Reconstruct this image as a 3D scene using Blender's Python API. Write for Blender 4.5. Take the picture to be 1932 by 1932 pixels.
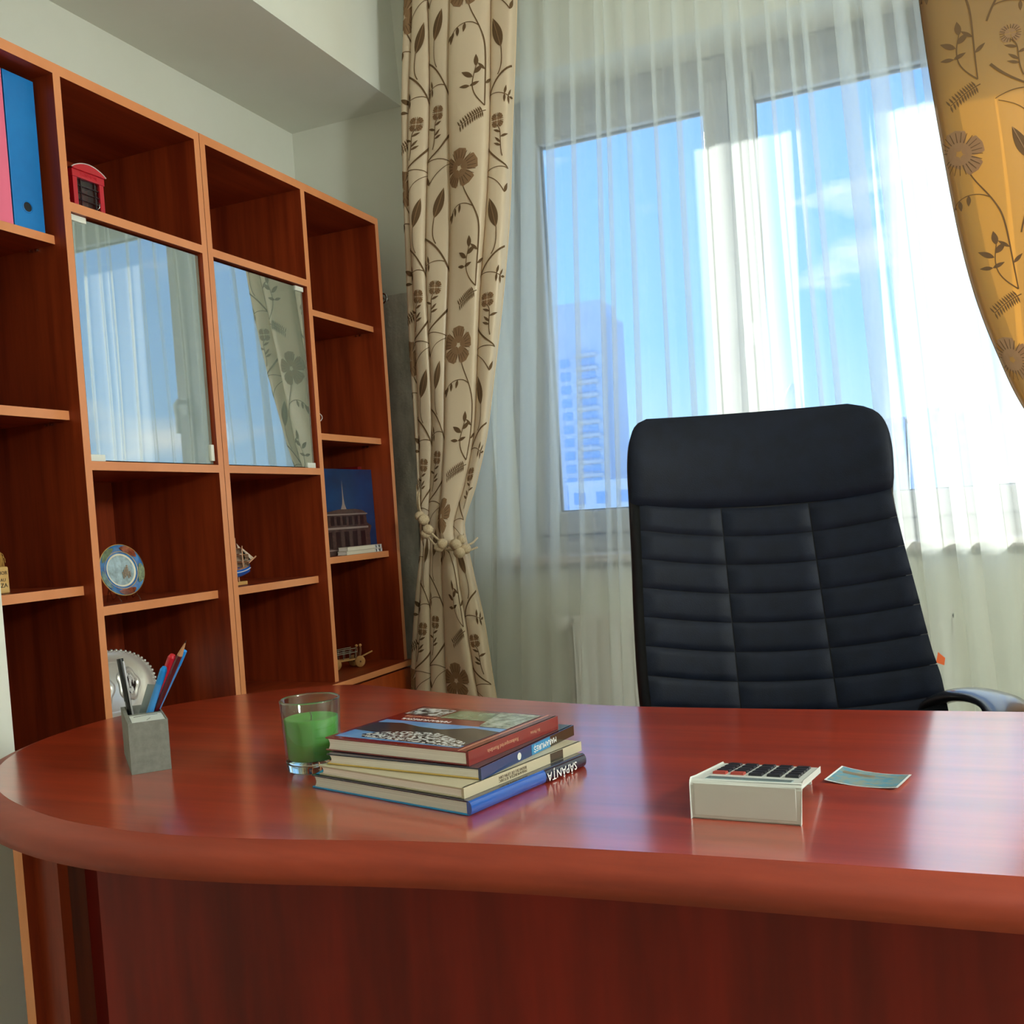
import bpy, bmesh, math, random
from mathutils import Vector, Matrix
from math import sin, cos, pi, radians, sqrt

for o in list(bpy.data.objects):
    bpy.data.objects.remove(o, do_unlink=True)
SC = bpy.context.scene
COL = SC.collection

# ------------------------------------------------------------------ camera
YAW, PITCH, ROLL = 0.4095, -0.04807, -0.0622
fwd = Vector((-sin(YAW)*cos(PITCH), cos(YAW)*cos(PITCH), sin(PITCH)))
rgt = Vector((cos(YAW), sin(YAW), 0))
upv = rgt.cross(fwd)
r2 = rgt*cos(ROLL) + upv*sin(ROLL)
u2 = -rgt*sin(ROLL) + upv*cos(ROLL)
cam = bpy.data.cameras.new('camera')
cam.sensor_width = 36.0
cam.lens = 1852.3/1932*36
cam.shift_y = 92.3/1932
cam.clip_start = 0.02
cam.clip_end = 3000
camo = bpy.data.objects.new('camera', cam)
COL.objects.link(camo)
M = Matrix(((r2.x, u2.x, -fwd.x, 0), (r2.y, u2.y, -fwd.y, 0), (r2.z, u2.z, -fwd.z, 1.1), (0, 0, 0, 1)))
camo.matrix_world = M
SC.camera = camo

# ------------------------------------------------------------------ world, sun, exposure
SKY_STRENGTH = 1.45
SUN_STRENGTH = 9.0
FILL_LAMP_STRENGTH = 92.0
SC.view_settings.view_transform = 'Standard'
SC.view_settings.look = 'None'
SC.view_settings.gamma = 1.0
SC.view_settings.exposure = 0.4
SC.view_settings.use_curve_mapping = False
SC.cycles.transparent_max_bounces = 24

W = bpy.data.worlds.new('sky')
SC.world = W
W.use_nodes = True
nt = W.node_tree
nt.nodes.clear()
tc = nt.nodes.new('ShaderNodeTexCoord')
sep = nt.nodes.new('ShaderNodeSeparateXYZ')
nt.links.new(tc.outputs['Generated'], sep.inputs[0])
ramp = nt.nodes.new('ShaderNodeValToRGB')
ramp.color_ramp.elements[0].position = 0.0
ramp.color_ramp.elements[0].color = (0.45, 0.70, 0.95, 1)
ramp.color_ramp.elements[1].position = 0.55
ramp.color_ramp.elements[1].color = (0.085, 0.29, 0.82, 1)
e = ramp.color_ramp.elements.new(0.16)
e.color = (0.20, 0.50, 0.95, 1)
nt.links.new(sep.outputs['Z'], ramp.inputs[0])
cn = nt.nodes.new('ShaderNodeTexNoise')
cn.inputs['Scale'].default_value = 5.0
cn.inputs['Detail'].default_value = 6.0
mp = nt.nodes.new('ShaderNodeMapping')
mp.inputs['Scale'].default_value = (1, 1, 3.2)
nt.links.new(tc.outputs['Generated'], mp.inputs[0])
nt.links.new(mp.outputs[0], cn.inputs['Vector'])
cr = nt.nodes.new('ShaderNodeValToRGB')
cr.color_ramp.elements[0].position = 0.60
cr.color_ramp.elements[0].color = (0, 0, 0, 1)
cr.color_ramp.elements[1].position = 0.78
cr.color_ramp.elements[1].color = (1, 1, 1, 1)
nt.links.new(cn.outputs['Fac'], cr.inputs[0])
mx = nt.nodes.new('ShaderNodeMix')
mx.data_type = 'RGBA'
nt.links.new(cr.outputs[0], mx.inputs['Factor'])
nt.links.new(ramp.outputs[0], mx.inputs[6])
mx.inputs[7].default_value = (0.95, 0.97, 1.0, 1)
bg = nt.nodes.new('ShaderNodeBackground')
bg.inputs['Strength'].default_value = SKY_STRENGTH
nt.links.new(mx.outputs[2], bg.inputs['Color'])
wo = nt.nodes.new('ShaderNodeOutputWorld')
nt.links.new(bg.outputs[0], wo.inputs[0])

sun = bpy.data.lights.new('sun', 'SUN')
sun.energy = SUN_STRENGTH
sun.angle = radians(0.6)
sun.color = (1.0, 0.98, 0.93)
suno = bpy.data.objects.new('sun', sun)
COL.objects.link(suno)
suno.location = (-30, 40, 20)
suno.rotation_euler = Vector((0.664, -0.664, -0.345)).to_track_quat('-Z', 'Y').to_euler()

# ------------------------------------------------------------------ helpers
def lin(h):
    def f(c):
        c /= 255.0
        return c/12.92 if c <= 0.04045 else ((c+0.055)/1.055)**2.4
    return (f(h[0]), f(h[1]), f(h[2]), 1)

MATS = {}
def pm(name, col, rough=0.5, metal=0.0, spec=0.5, coat=0.0, col2=None, scale=(8, 8, 8), detail=4, bump=0.0,
       bscale=None, trans=None, coatr=0.1, lo=0.35, hi=0.65, ior=None, coat_ior=None):
    """principled material with optional stretched-noise colour variation and bump"""
    m = bpy.data.materials.new(name)
    m.use_nodes = True
    n, l = m.node_tree.nodes, m.node_tree.links
    b = n['Principled BSDF']
    c = lin(col) if max(col) > 1 else tuple(col)+(1,)
    b.inputs['Base Color'].default_value = c
    b.inputs['Roughness'].default_value = rough
    b.inputs['Metallic'].default_value = metal
    b.inputs['Specular IOR Level'].default_value = spec
    b.inputs['Coat Weight'].default_value = coat
    b.inputs['Coat Roughness'].default_value = coatr
    if coat_ior: b.inputs['Coat IOR'].default_value = coat_ior
    if ior: b.inputs['IOR'].default_value = ior
    if col2 is not None or bump:
        t = n.new('ShaderNodeTexCoord')
        mpp = n.new('ShaderNodeMapping')
        mpp.inputs['Scale'].default_value = scale
        l.new(t.outputs['Object'], mpp.inputs[0])
        ns = n.new('ShaderNodeTexNoise')
        ns.inputs['Scale'].default_value = 1.0
        ns.inputs['Detail'].default_value = detail
        ns.inputs['Roughness'].default_value = 0.6
        l.new(mpp.outputs[0], ns.inputs['Vector'])
        if col2 is not None:
            rp = n.new('ShaderNodeValToRGB')
            rp.color_ramp.elements[0].position = lo
            rp.color_ramp.elements[0].color = lin(col2)
            rp.color_ramp.elements[1].position = hi
            rp.color_ramp.elements[1].color = c
            l.new(ns.outputs['Fac'], rp.inputs[0])
            l.new(rp.outputs[0], b.inputs['Base Color'])
        if bump:
            bn = n.new('ShaderNodeBump')
            bn.inputs['Strength'].default_value = bump
            bn.inputs['Distance'].default_value = 0.002
            src = ns
            if bscale:
                m2 = n.new('ShaderNodeMapping')
                m2.inputs['Scale'].default_value = bscale
                l.new(t.outputs['Object'], m2.inputs[0])
                src = n.new('ShaderNodeTexNoise')
                src.inputs['Scale'].default_value = 1.0
                src.inputs['Detail'].default_value = 2
                l.new(m2.outputs[0], src.inputs['Vector'])
            l.new(src.outputs['Fac'], bn.inputs['Height'])
            l.new(bn.outputs[0], b.inputs['Normal'])
    MATS[name] = m
    return m

def cloth_mat(name, col, transp, translu, tcol=None, rough=0.9, sheen=False):
    """woven cloth: part of the light passes straight through the weave, part is scattered through, part is reflected"""
    m = bpy.data.materials.new(name)
    m.use_nodes = True
    n, l = m.node_tree.nodes, m.node_tree.links
    n.clear()
    out = n.new('ShaderNodeOutputMaterial')
    d = n.new('ShaderNodeBsdfDiffuse'); d.inputs[0].default_value = lin(col)
    t = n.new('ShaderNodeBsdfTranslucent'); t.inputs[0].default_value = lin(tcol or col)
    x = n.new('ShaderNodeMixShader'); x.inputs[0].default_value = translu
    l.new(d.outputs[0], x.inputs[1]); l.new(t.outputs[0], x.inputs[2])
    last = x
    if sheen:
        g = n.new('ShaderNodeBsdfGlossy'); g.inputs['Roughness'].default_value = 0.38
        g.inputs[0].default_value = (0.9, 0.82, 0.7, 1)
        y = n.new('ShaderNodeMixShader'); y.inputs[0].default_value = 0.06
        l.new(last.outputs[0], y.inputs[1]); l.new(g.outputs[0], y.inputs[2]); last = y
    if transp > 0:
        tr = n.new('ShaderNodeBsdfTransparent')
        y = n.new('ShaderNodeMixShader'); y.inputs[0].default_value = transp
        l.new(last.outputs[0], y.inputs[1]); l.new(tr.outputs[0], y.inputs[2]); last = y
    l.new(last.outputs[0], out.inputs[0])
    MATS[name] = m
    return m

def glass_mat(name, tint, refl, body=None, bodyfac=0.0, rough=0.0):
    """thin pane: straight transmission, mirror reflection, optional milky body"""
    m = bpy.data.materials.new(name)
    m.use_nodes = True
    n, l = m.node_tree.nodes, m.node_tree.links
    n.clear()
    out = n.new('ShaderNodeOutputMaterial')
    tr = n.new('ShaderNodeBsdfTransparent'); tr.inputs[0].default_value = tuple(tint)+(1,)
    last = tr
    if body:
        d = n.new('ShaderNodeBsdfDiffuse'); d.inputs[0].default_value = lin(body)
        y = n.new('ShaderNodeMixShader'); y.inputs[0].default_value = bodyfac
        l.new(last.outputs[0], y.inputs[1]); l.new(d.outputs[0], y.inputs[2]); last = y
    g = n.new('ShaderNodeBsdfGlossy'); g.inputs['Roughness'].default_value = rough
    # Schlick reflectance, the same from both sides of the pane
    ge = n.new('ShaderNodeNewGeometry')
    dt = n.new('ShaderNodeVectorMath'); dt.operation = 'DOT_PRODUCT'
    l.new(ge.outputs['Normal'], dt.inputs[0]); l.new(ge.outputs['Incoming'], dt.inputs[1])
    ab = n.new('ShaderNodeMath'); ab.operation = 'ABSOLUTE'; l.new(dt.outputs['Value'], ab.inputs[0])
    om = n.new('ShaderNodeMath'); om.operation = 'SUBTRACT'; om.inputs[0].default_value = 1.0; l.new(ab.outputs[0], om.inputs[1])
    pw = n.new('ShaderNodeMath'); pw.operation = 'POWER'; pw.inputs[1].default_value = 5.0; l.new(om.outputs[0], pw.inputs[0])
    a = n.new('ShaderNodeMath'); a.operation = 'MULTIPLY_ADD'
    a.inputs[1].default_value = 1.0-refl-.03; a.inputs[2].default_value = refl+.03; a.use_clamp = True
    l.new(pw.outputs[0], a.inputs[0])
    x = n.new('ShaderNodeMixShader')
    l.new(a.outputs[0], x.inputs[0]); l.new(last.outputs[0], x.inputs[1]); l.new(g.outputs[0], x.inputs[2])
    l.new(x.outputs[0], out.inputs[0])
    MATS[name] = m
    return m

class MB:
    """collects geometry for one mesh"""
    def __init__(s):
        s.v = []; s.f = []; s.m = []; s.sm = []
    def add(s, vs, fs, mat=0, smooth=False):
        o = len(s.v)
        s.v += [tuple(p) for p in vs]
        for f in fs:
            s.f.append(tuple(i+o for i in f)); s.m.append(mat); s.sm.append(smooth)
        return s
    def box(s, a, b, mat=0, faces=None):
        x0, y0, z0 = [min(p, q) for p, q in zip(a, b)]
        x1, y1, z1 = [max(p, q) for p, q in zip(a, b)]
        vs = [(x0, y0, z0), (x1, y0, z0), (x1, y1, z0), (x0, y1, z0), (x0, y0, z1), (x1, y0, z1), (x1, y1, z1), (x0, y1, z1)]
        fs = [(0, 3, 2, 1), (4, 5, 6, 7), (0, 1, 5, 4), (1, 2, 6, 5), (2, 3, 7, 6), (3, 0, 4, 7)]  # -z +z -y +x +y -x
        o = len(s.v)
        s.v += vs
        for i, f in enumerate(fs):
            s.f.append(tuple(k+o for k in f)); s.m.append(faces.get(i, mat) if faces else mat); s.sm.append(False)
        return s
    def grid(s, fn, nu, nv, mat=0, smooth=True, closed_u=False):
        vs = []
        for j in range(nv+1):
            for i in range(nu if closed_u else nu+1):
                vs.append(tuple(fn(i/nu, j/nv)))
        w = nu if closed_u else nu+1
        fs = []
        for j in range(nv):
            for i in range(nu):
                a = j*w+i; b = j*w+(i+1) % w
                fs.append((a, b, b+w, a+w))
        return s.add(vs, fs, mat, smooth)
    def lathe(s, prof, c=(0, 0, 0), n=32, mat=0, smooth=True, axis='z', sx=1, sy=1):
        def f(u, v):
            k = v*(len(prof)-1); i = min(int(k), len(prof)-2); t = k-i
            r = prof[i][0]*(1-t)+prof[i+1][0]*t; z = prof[i][1]*(1-t)+prof[i+1][1]*t
            a = 2*pi*u
            if axis == 'z': return (c[0]+r*cos(a)*sx, c[1]+r*sin(a)*sy, c[2]+z)
            if axis == 'x': return (c[0]+z, c[1]+r*cos(a)*sx, c[2]+r*sin(a)*sy)
            return (c[0]+r*cos(a)*sx, c[1]+z, c[2]-r*sin(a)*sy)
        return s.grid(f, n, len(prof)-1, mat, smooth, True)
    def tube(s, pts, r, n=8, mat=0, smooth=True, caps=True, radii=None):
        pts = [Vector(p) for p in pts]
        rings = []
        prev = None
        for i, p in enumerate(pts):
            d = (pts[min(i+1, len(pts)-1)]-pts[max(i-1, 0)]).normalized()
            a = prev if prev is not None else (Vector((0, 0, 1)) if abs(d.z) < 0.9 else Vector((1, 0, 0)))
            x = (a - d*a.dot(d)).normalized(); prev = x
            y = d.cross(x)
            rr = radii[i] if radii else r
            rings.append([p+x*rr*cos(2*pi*k/n)+y*rr*sin(2*pi*k/n) for k in range(n)])
        vs = [q for g in rings for q in g]
        fs = []
        for i in range(len(pts)-1):
            for k in range(n):
                a = i*n+k; b = i*n+(k+1) % n
                fs.append((a, b, b+n, a+n))
        s.add(vs, fs, mat, smooth)
        if caps:
            s.add(rings[0], [tuple(range(n-1, -1, -1))], mat)
            s.add(rings[-1], [tuple(range(n))], mat)
        return s
    def prism(s, poly, z0, z1, mat=0, top=None, tf=None):
        """extrude a CCW polygon (x,y) from z0 to z1"""
        n = len(poly)
        vs = [(x, y, z0) for x, y in poly]+[(x, y, z1) for x, y in poly]
        if tf: vs = [tf(*v) for v in vs]
        s.add(vs, [tuple(range(n-1, -1, -1))], mat)
        o = len(s.v)-2*n
        s.f.append(tuple(o+n+i for i in range(n))); s.m.append(mat if top is None else top); s.sm.append(False)
        for i in range(n):
            j = (i+1) % n
            s.f.append((o+i, o+j, o+n+j, o+n+i)); s.m.append(mat); s.sm.append(False)
        return s
    def xform(s, mtx):
        s.v = [tuple(mtx @ Vector(p)) for p in s.v]
        return s
    def build(s, name, mats, parent=None, world=True, bevel=0.0):
        me = bpy.data.meshes.new(name)
        off = Vector((0, 0, 0))
        if parent is not None and world:
            off = Vector(parent.get('_o', (0, 0, 0)))
        me.from_pydata([tuple(Vector(p)-off) for p in s.v], [], s.f)
        if not isinstance(mats, (list, tuple)): mats = [mats]
        for m in mats:
            me.materials.append(MATS[m] if isinstance(m, str) else m)
        me.polygons.foreach_set('material_index', s.m)
        me.polygons.foreach_set('use_smooth', s.sm)
        me.update()
        o = bpy.data.objects.new(name, me)
        COL.objects.link(o)
        if parent is not None:
            o.parent = parent
            if world: o['_o'] = list(off)
        if bevel:
            b = o.modifiers.new('bevel', 'BEVEL'); b.width = bevel; b.segments = 2; b.limit_method = 'ANGLE'
        return o

def tag(o, label, cat, group=None):
    o['label'] = label; o['category'] = cat
    if group: o['group'] = group
    return o
def struct(o, label=None):
    o['kind'] = 'structure'
    if label: o['label'] = label
    return o
def thing(name, label, cat, loc=(0, 0, 0), rotz=0.0, group=None):
    o = bpy.data.objects.new(name, None)
    o.empty_display_size = 0.05
    COL.objects.link(o)
    o.location = loc; o.rotation_euler = (0, 0, rotz)
    o['_o'] = list(loc)
    return tag(o, label, cat, group)
def boxo(name, a, b, mat, parent=None, world=True, bevel=0.0, faces=None):
    return MB().box(a, b, 0, faces).build(name, mat, parent, world, bevel)
def text(name, body, size, mtx, mat, parent, extrude=0.0002):
    """lettering as a flat mesh; mtx maps text plane (x right, y up) to the parent's space"""
    cu = bpy.data.curves.new(name, 'FONT')
    cu.body = body; cu.size = size; cu.align_x = 'CENTER'; cu.align_y = 'CENTER'; cu.extrude = extrude
    cu.resolution_u = 2
    t = bpy.data.objects.new('tmp_text', cu)
    COL.objects.link(t)
    dg = bpy.context.evaluated_depsgraph_get()
    me = bpy.data.meshes.new_from_object(t.evaluated_get(dg))
    bpy.data.objects.remove(t, do_unlink=True)
    me.transform(mtx)
    me.materials.clear(); me.materials.append(MATS[mat])
    me.name = name
    o = bpy.data.objects.new(name, me)
    COL.objects.link(o)
    o.parent = parent
    return o
def frame(o, x, y, n=None):
    x, y = Vector(x).normalized(), Vector(y).normalized(); z = x.cross(y)
    return Matrix(((x.x, y.x, z.x, o[0]), (x.y, y.y, z.y, o[1]), (x.z, y.z, z.z, o[2]), (0, 0, 0, 1)))
def interp(tab, x):
    """piecewise-linear lookup, tab sorted by first column"""
    if x <= tab[0][0]: return tab[0][1]
    for (a, b), (c, d) in zip(tab, tab[1:]):
        if x <= c:
            return b+(d-b)*(x-a)/(c-a)
    return tab[-1][1]
def sinterp(tab, x):
    """smooth (Catmull-Rom) lookup"""
    if x <= tab[0][0]: return tab[0][1]
    if x >= tab[-1][0]: return tab[-1][1]
    for i in range(len(tab)-1):
        if x <= tab[i+1][0]:
            x0, y0 = tab[i]; x1, y1 = tab[i+1]
            m0 = (tab[i+1][1]-tab[i-1][1])/(tab[i+1][0]-tab[i-1][0]) if i > 0 else (y1-y0)/(x1-x0)
            m1 = (tab[i+2][1]-y0)/(tab[i+2][0]-x0) if i+2 < len(tab) else (y1-y0)/(x1-x0)
            h = x1-x0; t = (x-x0)/h
            return (2*t**3-3*t*t+1)*y0+(t**3-2*t*t+t)*h*m0+(-2*t**3+3*t*t)*y1+(t**3-t*t)*h*m1

# ------------------------------------------------------------------ materials
pm('wall', (230, 231, 218), 0.85, col2=(226, 227, 213), scale=(3, 3, 3), bump=0.05, bscale=(60, 60, 60))
pm('ceiling', (238, 238, 230), 0.9)
pm('floor', (204, 186, 160), 0.4, col2=(188, 168, 140), scale=(2, 14, 2))
WOOD1, WOOD2 = (152, 60, 26), (114, 38, 14)
pm('wood_z', WOOD1, 0.38, col2=WOOD2, scale=(26, 26, 1.6), detail=5, spec=0.35)
pm('wood_y', WOOD1, 0.38, col2=WOOD2, scale=(26, 1.6, 26), detail=5, spec=0.35)
pm('wood_x', WOOD1, 0.38, col2=WOOD2, scale=(1.6, 26, 26), detail=5, spec=0.35)
pm('edge_band', (222, 146, 96), 0.42, col2=(212, 134, 82), scale=(40, 4, 4), spec=0.4)
pm('desk_top', (186, 62, 28), 0.34, col2=(142, 40, 16), scale=(1.7, 22, 22), detail=6, spec=0.35, coat=1.0, coatr=0.17, lo=0.3, hi=0.7, coat_ior=2.9)
pm('desk_edge', (156, 58, 30), 0.5, col2=(118, 38, 18), scale=(2.4, 16, 16), detail=5, spec=0.4, lo=0.3, hi=0.7)
pm('desk_panel', (132, 28, 15), 0.5, col2=(90, 15, 9), scale=(10, 10, 1.2), detail=4, spec=0.3)
pm('pvc', (226, 229, 228), 0.35)
pm('frame_pvc_shaded', (172, 172, 169), 0.35)  # white frame plastic, greyed in colour for its backlit shade
pm('pvc_gasket', (70, 74, 76), 0.6)
pm('sill', (196, 188, 176), 0.3, col2=(184, 174, 160), scale=(10, 10, 10))
pm('radiator', (232, 230, 222), 0.4)
pm('chrome', (200, 200, 200), 0.15, metal=1.0)
pm('clip', (228, 228, 214), 0.3)
cloth_mat('sheer', (238, 242, 236), 0.64, 0.66)
cloth_mat('drape', (222, 203, 174), 0.0, 0.20, tcol=(214, 150, 72), sheen=True)
cloth_mat('drape_right_shaded', (112, 93, 64), 0.0, 0.38, tcol=(226, 150, 44), sheen=True)  # same fabric as the left drape, darkened for its unlit front
cloth_mat('print_dark', (116, 92, 66), 0.0, 0.25, tcol=(96, 56, 22))
cloth_mat('print_mid', (158, 126, 94), 0.0, 0.25, tcol=(150, 92, 40))
cloth_mat('hem', (132, 112, 84), 0.0, 0.10)
pm('rope', (206, 186, 152), 0.8, col2=(180, 156, 120), scale=(300, 300, 300), bump=0.5)
glass_mat('window_glass', (0.97, 0.99, 0.99), 0.0)
glass_mat('door_glass', (0.80, 0.88, 0.84), 0.42, body=(158, 176, 158), bodyfac=0.6)
pm('leather', (19, 25, 38), 0.55, spec=0.16, bump=0.12, bscale=(500, 500, 500), col2=(15, 20, 30), scale=(30, 30, 30))
pm('leather_body', (12, 14, 20), 0.45, spec=0.25)
pm('black_plastic', (20, 20, 24), 0.3)
pm('arm_pad', (30, 30, 36), 0.3, spec=0.9, coat=0.6)
pm('orange_tag', (214, 96, 40), 0.6)

# ------------------------------------------------------------------ room shell
WX, WY = -2.04, 2.983          # left wall plane, window wall plane
CEIL = 2.95
SOF = 2.489                    # beam soffit and window head
OX0, OX1, OZ0 = -1.335, 0.95, 0.955     # window opening
RX1, RY0 = 2.4, -2.3
TH = 0.62
struct(boxo('floor', (WX-.2, RY0-.2, -.1), (RX1+.2, WY+TH, 0), 'floor'))
struct(boxo('ceiling', (WX-.2, RY0-.2, CEIL), (RX1+.2, WY+TH, CEIL+.1), 'ceiling'))
struct(boxo('wall_left', (WX-.2, RY0, 0), (WX, WY, CEIL), 'wall'))
struct(boxo('wall_right', (RX1, RY0, 0), (RX1+.2, WY, CEIL), 'wall'))
struct(boxo('wall_rear', (WX-.2, RY0-.2, 0), (RX1+.2, RY0, CEIL), 'wall'))
wf = MB()
wf.box((WX-.2, WY, 0), (OX0, WY+TH, CEIL))
wf.box((OX1, WY, 0), (RX1+.2, WY+TH, CEIL))
wf.box((OX0, WY, 0), (OX1, WY+TH, OZ0-.03))
wf.box((OX0, WY, SOF), (OX1, WY+TH, CEIL))
struct(wf.build('wall_front', 'wall'))
struct(boxo('trim_1', (WX, RY0, SOF), (-1.597, WY, CEIL), 'wall'), 'boxed-in plaster beam running along the ceiling above the bookcases')
# plaster fillet where the beam meets the window wall
MBf = MB(); MBf.add([(-1.597, WY, SOF), (-1.597, WY, CEIL), (-1.597, WY-.035, CEIL), (-1.552, WY, CEIL)],
                    [(0, 2, 1), (0, 1, 3), (1, 2, 3), (0, 3, 2)])
struct(MBf.build('trim_2', 'wall'), 'narrow tapering plaster fillet in the beam corner')
pr = MB(); pr.box((WX, .2, 0), (-1.57, 1.115, SOF)); pr.box((-1.596, 1.115, 0), (-1.57, 1.270, SOF))
struct(pr.build('trim_3', 'wall'), 'white wall pier that overlaps the left end of the bookcase')

# ------------------------------------------------------------------ window
FY0, FY1 = 3.15, 3.22
win = bpy.data.objects.new('window_1', None); COL.objects.link(win); win.location = (0, FY0, OZ0); win['_o'] = [0, FY0, OZ0]
struct(win, 'white plastic casement window behind the sheer curtain')
def ring(name, x0, x1, z0, z1, w, y0, y1, mat, parent, bev=0.006):
    m = MB()
    m.box((x0, y0, z0), (x0+w, y1, z1)); m.box((x1-w, y0, z0), (x1, y1, z1))
    m.box((x0+w, y0, z0), (x1-w, y1, z0+w)); m.box((x0+w, y0, z1-w), (x1-w, y1, z1))
    return m.build(name, mat, parent, True, bev)
GX = [(-1.183, -0.624), (-0.467, 0.36)]
GZ = (1.095, 2.328)
of = MB()
of.box((OX0, FY0+.02, OZ0), (-1.262, FY1+.03, SOF)); of.box((.44, FY0+.02, OZ0), (.515, FY1+.03, SOF))
of.box((-1.262, FY0+.02, OZ0), (.44, FY1+.03, OZ0+.062)); of.box((-1.262, FY0+.02, SOF-.082), (.44, FY1+.03, SOF))
of.box((-.578, FY0+.02, OZ0+.062), (-.512, FY1+.03, SOF-.082))
of.build('window_frame', 'frame_pvc_shaded', win, True, .005)
of = MB(); of.box((.515, FY0+.02, OZ0), (OX1, FY1+.03, OZ0+.12)); of.box((.515, FY0+.02, SOF-.12), (OX1, FY1+.03, SOF))
of.box((.515, FY0+.02, OZ0+.12), (.58, FY1+.03, SOF-.12)); of.box((OX1-.1, FY0+.02, OZ0+.12), (OX1, FY1+.03, SOF-.12))
of.build('window_frame', 'frame_pvc_shaded', win, True, .005)
for k, (a, b) in enumerate(GX):
    s = ring('sash', a-.079, b+.079, GZ[0]-.079, GZ[1]+.079, .079, FY0, FY1, 'frame_pvc_shaded', win, .008)
    g = ring('gasket', a, b, GZ[0], GZ[1], .004, FY0+.03, FY0+.044, 'pvc_gasket', s, 0)
    p = boxo('pane', (a+.003, FY0+.036, GZ[0]+.003), (b-.003, FY0+.037, GZ[1]-.003), 'window_glass', s)
    hx = (a-.042) if k == 1 else (b+.045)
    if k == 1:
        h = MB(); h.box((hx-.014, FY0-.012, 1.575), (hx+.014, FY0, 1.645))
        h.tube([(hx, FY0-.012, 1.628), (hx, FY0-.045, 1.628), (hx+.004, FY0-.055, 1.612), (hx-.006, FY0-.058, 1.56), (hx-.002, FY0-.055, 1.50)], .010, 8)
        h.build('handle', 'pvc', s)
boxo('pane', (.583, FY0+.036, OZ0+.123), (OX1-.103, FY0+.037, SOF-.123), 'window_glass', win)
sl = MB(); sl.box((OX0-.03, 2.925, .928), (OX1+.03, FY0+.02, .957))
struct(sl.build('trim_5', 'sill', None, True, .006), 'stone window sill under the window')

# radiator under the sill
rt = thing('radiator', 'white panel radiator under the window sill behind the sheer curtain', 'radiator', (-.52, 2.945, .12))
RX = (-1.06, .03)
m = MB(); m.box((RX[0], 2.905, .14), (RX[1], 2.917, .745)); m.box((RX[0], 2.965, .14), (RX[1], 2.975, .745))
nr = 30
for i in range(nr):
    x = RX[0]+(RX[1]-RX[0])*(i+.2)/nr
    m.box((x, 2.900, .17), (x+.6*(RX[1]-RX[0])/nr, 2.905, .72))
m.build('panel', 'radiator', rt, True, .002)
m = MB(); m.box((RX[0]-.004, 2.899, .745), (RX[1]+.004, 2.903, .768)); m.box((RX[0]-.004, 2.977, .745), (RX[1]+.004, 2.981, .768))
for i in range(54):
    x = RX[0]+(RX[1]-RX[0])*(i+.15)/54
    m.box((x, 2.903, .757), (x+.012, 2.977, .764))
m.build('top_grille', 'radiator', rt)
for x in (RX[0]-.004, RX[1]): boxo('side_cover', (x, 2.899, .14), (x+.004, 2.981, .757), 'radiator', rt)
for x in (-.8, -.25): boxo('bracket', (x, 2.974, .2), (x+.03, 2.9828, .7), 'radiator', rt)
m = MB(); m.lathe([(0, -.03), (.020, -.028), (.024, -.01), (.024, .02), (.018, .03), (0, .032)], (-1.115, 2.94, .735), 16, axis='x')
m.tube([(-1.085, 2.94, .735), (-1.05, 2.94, .735)], .012, 8)
m.tube([(-1.088, 2.94, .735), (-1.088, 2.94, .0)], .008, 8)
m.build('valve', 'radiator', rt)

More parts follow.
